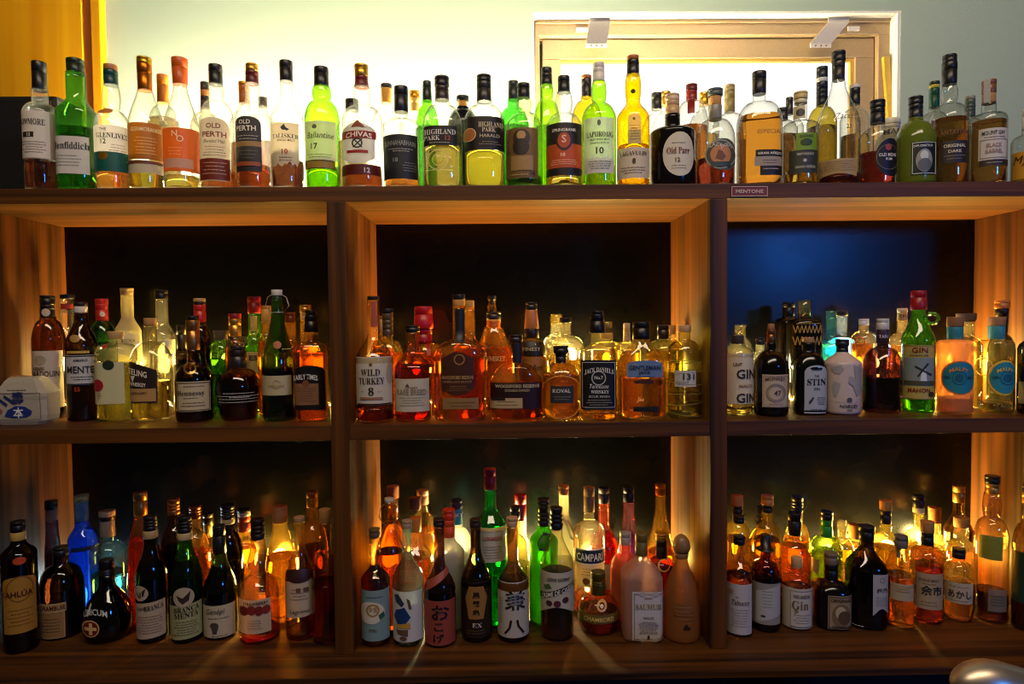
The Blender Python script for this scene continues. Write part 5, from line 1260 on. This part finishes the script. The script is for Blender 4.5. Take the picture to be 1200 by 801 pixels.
b('BC', 1, 733, 36, 668, 648, 623, 12, [(623, 637, 14, 13, '9a8c84')], g='fro:e87850', lq=(668, 'c81c14'), st='o', d='reddish frosted bottle with grey cap behind the square frosted bottle')
b('BC', 0, 751.5, 47.5, 672, 652, 624, 15, [(624, 650.5, 14.5, 15, '6e5a28')], g='fro:dcb49c', yb=753, n=6, st='l', k=.9, lab=[(738, 692, 776, 749, 'd9d2cc')], tx=[('^SAUMUR', 757, 709, 6.5, '8a7a50', 30), ('SOURCE', 757, 699, 2.4, '8a4a3a', 9), ('TRIPLE SEC', 757, 722, 2.8, '6a5a54', 13)], pr=[('b', 740, 694, 774, 747, .8, '8a7a70'), ('l', 744, 726, 770, 741, 8, '8a807a'), ('e', 755.5, 742, 758.5, 747, '3a2c28'), ('e', 746, 692, 754, 697, 'b8aca4'), ('e', 761, 692, 769, 697, 'b8aca4'), ('e', 746, 745, 754, 750, 'b8aca4'), ('e', 761, 745, 769, 750, 'b8aca4')], d='square frosted liqueur bottle with ornate white label and olive cap')
b('BC', 1, 775, 33, 665, 653, 624, 13, [(624, 632, 15, 14, 'c8983c*'), (632, 653, 13.5, 13.5, '1a1414')], g='d82c1c', lq=(665, 'b01410'), st='o', pr=[('o', 778, 662, 7, .75, 'c89a48')], d='round red bottle with gold and black neck behind the ball stopper bottle')
b('BC', 0, 798.5, 44, 690, 662, 625.6, 15, [(625.6, 648, 21, 21, '8a6438', 'o'), (647, 653, 17, 16, '8a6438')], g='fro:cc8a48', yb=755, prof=[(754, 38), (751, 42), (742, 44), (725, 44), (705, 43), (692, 40), (680, 34), (670, 25), (662, 18), (652, 14)], pr=[('p', [(801, 733), (804, 729), (806, 732), (809, 734), (808, 736), (801, 736)], '2a1810'), ('r', 790, 707, 808, 720, '7a4c24'), ('l', 791, 708, 814, 727, 4, 'a86c3c')], tx=[('SILVER', 807, 713, 3.4, '8a5a34', 14)], d='frosted amber tequila bottle with round ball stopper by the right post')

# ---- lower right bay
b('BR', 0, 866, 33, 668, 650, 604, 12, [(604, 612, 14, 13.5, '1a1512'), (627, 637, 14, 14, '1a1512')], g='f0c070', lq=(672, 'b06048'), yb=748, st='s', lab=[(851, 684, 880.5, 742.6, 'd4ccc4')], tx=[('~Tabucco', 868, 705, 6, '2a2422', 20), ], pr=[('d', 857, 693, 3, 'b88a7a'), ('l', 856, 712, 878, 734, 7, 'a8a09a'), ('l', 862, 698, 866, 700, 1, '2a2422')], d='pinkish spirit bottle with tall white label beside the right post')
b('BR', 1, 864, 36, 640, 610, 580, 13, [(580, 592, 14.5, 14.5, 'c8743c', 'c'), (592, 602, 13, 13, '1c1612')], g='f4d060', lq=(630, 'f0b828'), d='glowing yellow bottle with orange wood cap behind the pinkish spirit')
b('BR', 0, 897, 36, 675, 655, 626, 12, [(626, 644, 13.5, 23, '14100e', 'h')], g='6a3414', lq=(672, '220c06'), yb=742, st='o', lab=[(881, 683, 913.5, 731, 'a49c92'), (886, 684, 913.5, 729, 'c8c4bc', 'z', .2)], pr=[('l', 893, 690, 906, 712, 6, '9a948c'), ('r', 892, 720, 897, 722, '3a3430')], d='brown bottle wearing a black top hat shaped cap')
b('BR', 1, 899, 34, 640, 612, 580, 13, [(580, 591, 15, 15, 'd88a3c'), (591, 600, 13, 13, '1a1410')], g='f4cc58', lq=(630, 'f0b020'), d='yellow lit bottle with orange cap behind the top hat bottle')
b('BR', 2, 893, 32, 640, 620, 593, 13, [(593, 602, 13, 13, '15110e'), (604, 618, 13.5, 13.5, '15110e')], g='f4d048', lq=(630, 'f0b820'), d='yellow lit bottle with double black cap deepest behind the top hat bottle')
b('BR', 1, 931, 38, 646, 632, 600, 15, [(600, 626, 16.5, 16, '181310')], g='f0a848', lq=(638, 'e0a038'), st='r', d='orange amber bottle with tall black cap behind the small gin')
b('BR', 2, 934, 34, 640, 612, 581, 14, [(581, 599, 14.5, 14.5, '16120f', 's')], g='f0c858', lq=(630, 'e0a020'), d='bottle with higher black cap deepest behind the small gin')
b('BR', 0, 933.5, 38, 684, 670, 652, 15, [(652, 664, 14, 14, 'c8a068', 'c')], g='f0d8a0', lq=(686, 'e0b05c'), yb=740, st='o', lab=[(917, 689, 951.5, 736, 'd0c4b0'), (926, 691, 951.5, 734, 'dad0be')], tx=[('NOUAISON', 940, 698, 4, '4a4438', 20), ('^Gin', 938, 708, 10, '6a5a40', 19)], pr=[('b', 926.5, 691.5, 951, 733.5, .6, '8a7e6a'), ('l', 930, 718, 950, 730, 4, '9a8e7a'), ('p', [(931, 714), (934, 711), (936, 716), (932, 718)], '8a7a54')], d='short clear gin bottle with framed label and rounded shoulders')
b('BR', 1, 968.5, 39, 640, 628, 598.5, 14, [(598.5, 608, 15.5, 15.5, '17140f'), (608, 628, 14, 15.5, '2c8a24')], g='b8e040', lq=(645, 'a8c020'), st='r', lab=[(951, 657, 960, 674, 'c8a468')], d='yellow green whisky bottle with green neck foil')
b('BR', 0, 973.5, 44, 690, 678, 647, 16, [(647, 660, 17, 17, '7a6450'), (660, 678, 16, 16.5, '14110f')], g='opq:0d0b0b', yb=740, n=3, st='r', lab=[(963.5, 697, 994.5, 736, 'b09470')], tx=[('ORIGINAL', 979, 702, 4, '3a2a1c', 25)], pr=[('b', 964.5, 698, 993.5, 735, .8, '5a442c'), ('e', 968, 706, 990, 733, '7a6244'), ('e', 972, 709, 985, 724, 'c0a880'), ('e', 975, 714, 990, 730, '5a452e'), ('l', 967, 730, 991, 734, 1, '4a3826')], d='squat black bottle with tan engraved label and grey topped cap')
b('BR', 1, 987, 30, 645, 630, 610, 12, [(610, 624, 13, 12, 'f0e0a0', 'g')], g='f8e890', lq=(640, 'f4d840'), d='clear bottle with round glass stopper glowing beside the green necked whisky')
b('BR', 2, 1001, 34, 645, 634, 614, 13, [(614, 630, 15, 14, 'c8843c', 'c')], g='f4d060', lq=(640, 'f0c030'), d='yellow lit bottle with wooden stopper behind the tall black liqueur')
b('BR', 0, 1015, 46, 662, 640, 615.5, 17, [(615.5, 632.5, 20, 18, '16110d')], g='1c1408', lq=(660, '0c0704'), yb=742, n=3, st='l', lab=[(1015, 672, 1037, 716, 'c4beb8', 'w', .1)], tx=[('梅乃', 1026, 690, 5.4, '2a2420', 14)], pr=[('o', 1026, 678, 3, .7, '8a847e'), ('l', 1018, 697, 1034, 709, 5, '9a948e'), ('l', 992, 731, 1006, 735, 1, 'd8d0c0')], d='tall black liqueur bottle with small white brush written label')
b('BR', 0, 1055.5, 35, 660, 645, 627, 14, [(627, 641, 17, 16, '6a6058')], g='f4cc68', lq=(672, 'ecb848'), yb=738.7, st='r', lab=[(1044, 684, 1070, 703.6, 'c8b490')], pr=[('l', 1047, 688, 1067, 694, 2, '9a7a4c'), ('r', 1051, 641, 1055, 654, '4a3c30')], ex=[('rib', 668, 682, 3, 'f4d078'), ('rib', 708, 733, 6, 'f4d078')], d='short ribbed amber bottle with grey stopper and small cream label')
b('BR', 1, 1037.5, 38, 645, 622, 586, 14, [(586, 597, 15.5, 15, 'c88a3c', 'c'), (597, 613, 13.5, 14, '1c1612')], g='f8d860', lq=(640, 'f4bc28'), d='glowing yellow bottle with wood cap above the ribbed amber bottle')
b('BR', 1, 1076, 38, 634, 620, 580, 13, [(580, 594, 16, 15, '1a1612'), (594, 600, 15, 15, 'e8d8a0')], g='f8e070', lq=(640, 'f4c830'), d='glowing yellow bottle with black cap behind the red amber whisky')
b('BR', 0, 1086, 41, 652, 640, 610, 15.5, [(610, 623, 17, 17, 'a8743c', 'c'), (623, 638, 15.5, 16, '1a1512')], g='e8a058', lq=(660, 'b0340c'), yb=733, st='o', lab=[(1074, 671.6, 1104, 713.6, 'c4a880')], tx=[('余市', 1092, 691, 11, '1c1410', 25), ('SINGLE MALT', 1089, 679, 2.8, '6a5034', 24)], pr=[('l', 1078, 682, 1100, 685, 1, '8a6c48'), ('l', 1078, 703, 1100, 710, 2, '9a7c54')], d='red amber whisky with tan label and two black brush characters')
b('BR', 2, 1095, 34, 640, 625, 594, 15, [(594, 612, 16.5, 15, 'b87840', 'c')], g='f4d468', lq=(640, 'f0b838'), d='clear bottle with cork deepest behind the red amber whisky')
b('BR', 0, 1123, 36, 672, 656, 642, 15, [(642, 653, 16.5, 17, '17130f')], g='f4d890', lq=(690, 'd89838'), yb=731, st='o', lab=[(1107.5, 683, 1139.5, 707, 'd2c0a0')], tx=[('あかし', 1125, 696, 9, '1c1612', 28)], pr=[('l', 1111, 686, 1136, 689, 1, '8a7454'), ('l', 1111, 702, 1136, 705, 1, '8a7454')], d='small whisky bottle with cream band label and flat black cap')
b('BR', 2, 1123, 36, 620, 600, 569, 14, [(569, 588, 15.5, 15, 'd0a050*')], g='a87030', lq=(620, '5a2c0c'), st='l', d='dark amber bottle with gold cap at the back near the right wall')
b('BR', 1, 1126, 40, 655, 632, 606, 17, [(606, 617, 20, 19, 'a87844', 'c')], g='f0d8a0', lq=(680, 'c88830'), st='o', bulb=.1, d='wide clear bottle with wooden stopper behind the small cream band whisky')
b('BR', 0, 1162, 42, 626, 606, 557, 19, [(557, 566, 19, 19, '1c1510'), (566, 578, 17.5, 17, 'd0a050*')], g='d8b078', lq=(690, '4a1a08'), yb=732, st='r', bulb=.25, lab=[(1158, 690, 1179, 716, '8a7a68')], pr=[('r', 1148, 628, 1174, 656, '8a8a30'), ('l', 1161, 696, 1176, 710, 4, '5a4c40')], d='tall bottle with swollen neck, gold and black cap and small grey label')
b('BR', 0, 1203, 34, 635, 612, 568, 14, [(568, 577, 13.5, 13.5, '1a1410'), (577, 590, 13, 13, 'c89448*')], g='c09858', lq=(670, '3a1c0c'), Y=.072, st='r', lab=[(1186, 648, 1216, 708, '23402c')], d='bottle with dark green label at the right edge of the bottom shelf')

# ------------------------------------------------------------------ build every bottle
strings = {'MENTONE'}
for S in SPECS:
    for Tt in S['tx']: strings.add(Tt[0])
prepare_text(strings)
for S in sorted(SPECS, key=lambda s: s['row']):
    build(S)

plate, hw, hh = PLATE
vs, fs, tw, th = TEXT['MENTONE']
sc = 2 * hw * .76 / tw
mesh_obj('lettering', [(v[0] * sc, -0.0023, v[1] * hh * .72 / th) for v in vs], fs, m_plain('c8b09a', .5), plate)

# ------------------------------------------------------------------ hidden lamps behind the bottles
WARM, AMBER, NEUT, COOL, WHITE = (1, .60, .10), (1, .45, .045), (1, .74, .23), (.45, .80, 1), (1, .86, .38)
STRIP = 950.0
def light_string(bay, Z, bulbs, xa, xb):
    Y = DEP - 0.0245
    root = empty('light_string', ((xa + xb) / 2, Y, Z + .0006))
    names = {'ML': 'upper left', 'MC': 'upper middle', 'MR': 'upper right', 'BL': 'lower left', 'BC': 'lower middle', 'BR': 'lower right'}
    tag(root, 'string of small glowing bulbs behind the bottles in the %s bay' % names[bay], 'lights', 'light strings hidden behind the bottles')
    n = 24
    used = []
    if Z != ZM: tube('cable', [(xa - (xa + xb) / 2 + .02 + (xb - xa - .04) * i / n, .004, .003 + .001 * math.sin(i * 1.7)) for i in range(n + 1)], 0.0018, m_plain('2a2420', .5), root, 6)
    if Z == ZM:      # flat amber strip lying under the bulbs, shining up at the board above
        hx = (xb - xa) / 2 - .03
        box('strip_housing', -hx, hx, -.0045, .0035, 0, .004, m_plain('8a8578', .4), root, bevel=0)
        box('strip_diffuser', -hx + .002, hx - .002, -.0035, .0025, .0042, .0052, m_emit('strip_glow', (1, .58, .10), STRIP), root, bevel=0)
    for i, (px, py, col, st) in enumerate(bulbs):
        st = st * (.62 if Z == ZM else .75)
        P = at_y(px, py, Y)
        z = max(P.z - Z, 0.022)
        x = min(max(P.x, xa + .02), xb - .02)
        # slip the bulb into the nearest gap between the bottles
        def clash(xx, rr):
            return max([0.0] + [rr + max(ra, rb) + .001 - math.hypot(xx - X2, Y - Y2) for X2, Y2, ra, rb, _ in PLACED.get(bay, [])])
        rr, best = 0.017, None
        for rr in (0.017, 0.0145, 0.012, 0.010):
            offs = sorted([q * .003 for q in range(-14, 15)], key=abs)
            free = [q for q in offs if xa + rr < x + q < xb - rr and clash(x + q, rr) <= 0 and all(abs(x + q - u) > rr + u2 + .002 for u, u2 in used)]
            if free:
                x += free[0]
                break
        used.append((x, rr))
        z = max(z, rr + .008)
        st = st * (0.017 / rr) ** 2
        bm = bmesh.new()
        bmesh.ops.create_icosphere(bm, subdivisions=2, radius=rr)
        me = bpy.data.meshes.new('bulb'); bm.to_mesh(me); bm.free()
        me.materials.append(m_emit('bulb_%s_%d' % (bay, i), col, st * 3.2))
        o = link_mesh('bulb', me, root)
        o.location = (x - (xa + xb) / 2, 0, z)
        tube('bulb_lead', [(x - (xa + xb) / 2, .004, .003), (x - (xa + xb) / 2, .004, max(.004, z - rr * .9))], 0.0012, m_plain('2a2420', .5), root, 5)
light_string('ML', ZM, [(150, 425, NEUT, 200), (188, 430, NEUT, 160), (268, 420, WARM, 90), (310, 420, AMBER, 90), (345, 425, WARM, 150)], XA, XL1)
light_string('MC', ZM, [(460, 430, WARM, 110), (505, 430, AMBER, 120), (560, 430, AMBER, 130), (620, 430, WARM, 80), (668, 415, NEUT, 260), (712, 420, NEUT, 200), (765, 430, WARM, 100), (800, 430, NEUT, 50)], XL2, XR1)
light_string('MR', ZM, [(868, 425, WHITE, 120), (900, 440, NEUT, 40), (965, 415, COOL, 80), (985, 410, COOL, 80), (1022, 425, AMBER, 90), (1062, 420, WARM, 110), (1120, 420, WARM, 170), (1150, 430, WARM, 150)], XR2, XB)
light_string('BL', ZB, [(104, 690, COOL, 200), (162, 680, AMBER, 40), (236, 670, AMBER, 50), (288, 650, WARM, 190), (328, 650, WARM, 220), (352, 660, WARM, 170)], XA, XL1)
light_string('BC', ZB, [(464, 650, AMBER, 120), (488, 650, WARM, 220), (528, 650, WHITE, 330), (560, 655, WHITE, 90), (612, 650, WHITE, 260), (640, 650, WHITE, 260), (664, 640, WHITE, 330), (705, 650, WARM, 180), (745, 650, NEUT, 190), (766, 655, WARM, 80)], XL2, XR1)
light_string('BR', ZB, [(870, 640, WARM, 190), (900, 640, WARM, 190), (935, 650, AMBER, 110), (978, 645, NEUT, 170), (1000, 650, WARM, 130), (1040, 640, WARM, 220), (1082, 630, NEUT, 260), (1108, 650, WARM, 150)], XR2, XB)

# LED bar lying at the back of the top shelf, washing the wall
lx0, lx1 = at_y(160, 210, .3).x, at_y(800, 210, .3).x
led = empty('led_bar', ((lx0 + lx1) / 2, 0.264, ZT))
tag(led, 'long warm LED bar hidden behind the bottles on the top shelf', 'lights')
hl = (lx1 - lx0) / 2
box('bar_housing', -hl, hl, -0.008, 0.006, 0, 0.006, m_plain('8a8578', .4), led, bevel=0)
box('diffuser', -hl + .004, hl - .004, -0.006, 0.004, 0.0062, 0.0102, m_emit('led_diffuser', (1, .87, .60), 1350.0), led, bevel=0)

# ------------------------------------------------------------------ chrome tap spout in the foreground
ctr = box('bar_counter', -0.6, 3.0, -0.95, -0.28, -0.70, -0.66, m_plain('1a1512', .4))
tag(ctr, 'dark bar counter in front of the shelving, below the picture', 'counter')
tip = at_y(1116, 790, -0.52)
tap = empty('tap_spout', (tip.x + 0.14, -0.52, -0.66))
tag(tap, 'shiny metal tap spout poking in at the lower right corner', 'tap')
def m_chrome():
    mt, nt, out = new_mat('brushed_chrome')
    p = principled(nt, (.66, .55, .40), .36, 0.9)
    nt.links.new(p.outputs[0], out.inputs[0])
    return mt
ch = m_chrome()
h = tip.z + 0.66
pts, rad = [], []
for i in range(22):
    t = (i / 21.0) ** 1.9
    x = -0.14 + 0.245 * t
    z = h - 0.016 + 0.022 * math.sin(min(1.0, t * 4.0) * math.pi / 2) - 0.085 * t
    pts.append((x, 0, z)); rad.append(max(.0015, 0.031 * (1 - (1 - min(1, t * 3.4)) ** 2.4) ** .5) if t < .3 else 0.031 + .002 * t)
tube('spout', pts, rad, ch, tap, 24)
tube('riser', [(pts[-1][0] - .02, 0, pts[-1][2] - .012), (pts[-1][0] - 0.005, 0, pts[-1][2] - .09), (pts[-1][0], 0, 0.012)], [.022, .019, .019], ch, tap, 20)
tube('base_flange', [(pts[-1][0], 0, 0.0), (pts[-1][0], 0, 0.012)], 0.032, ch, tap, 24)
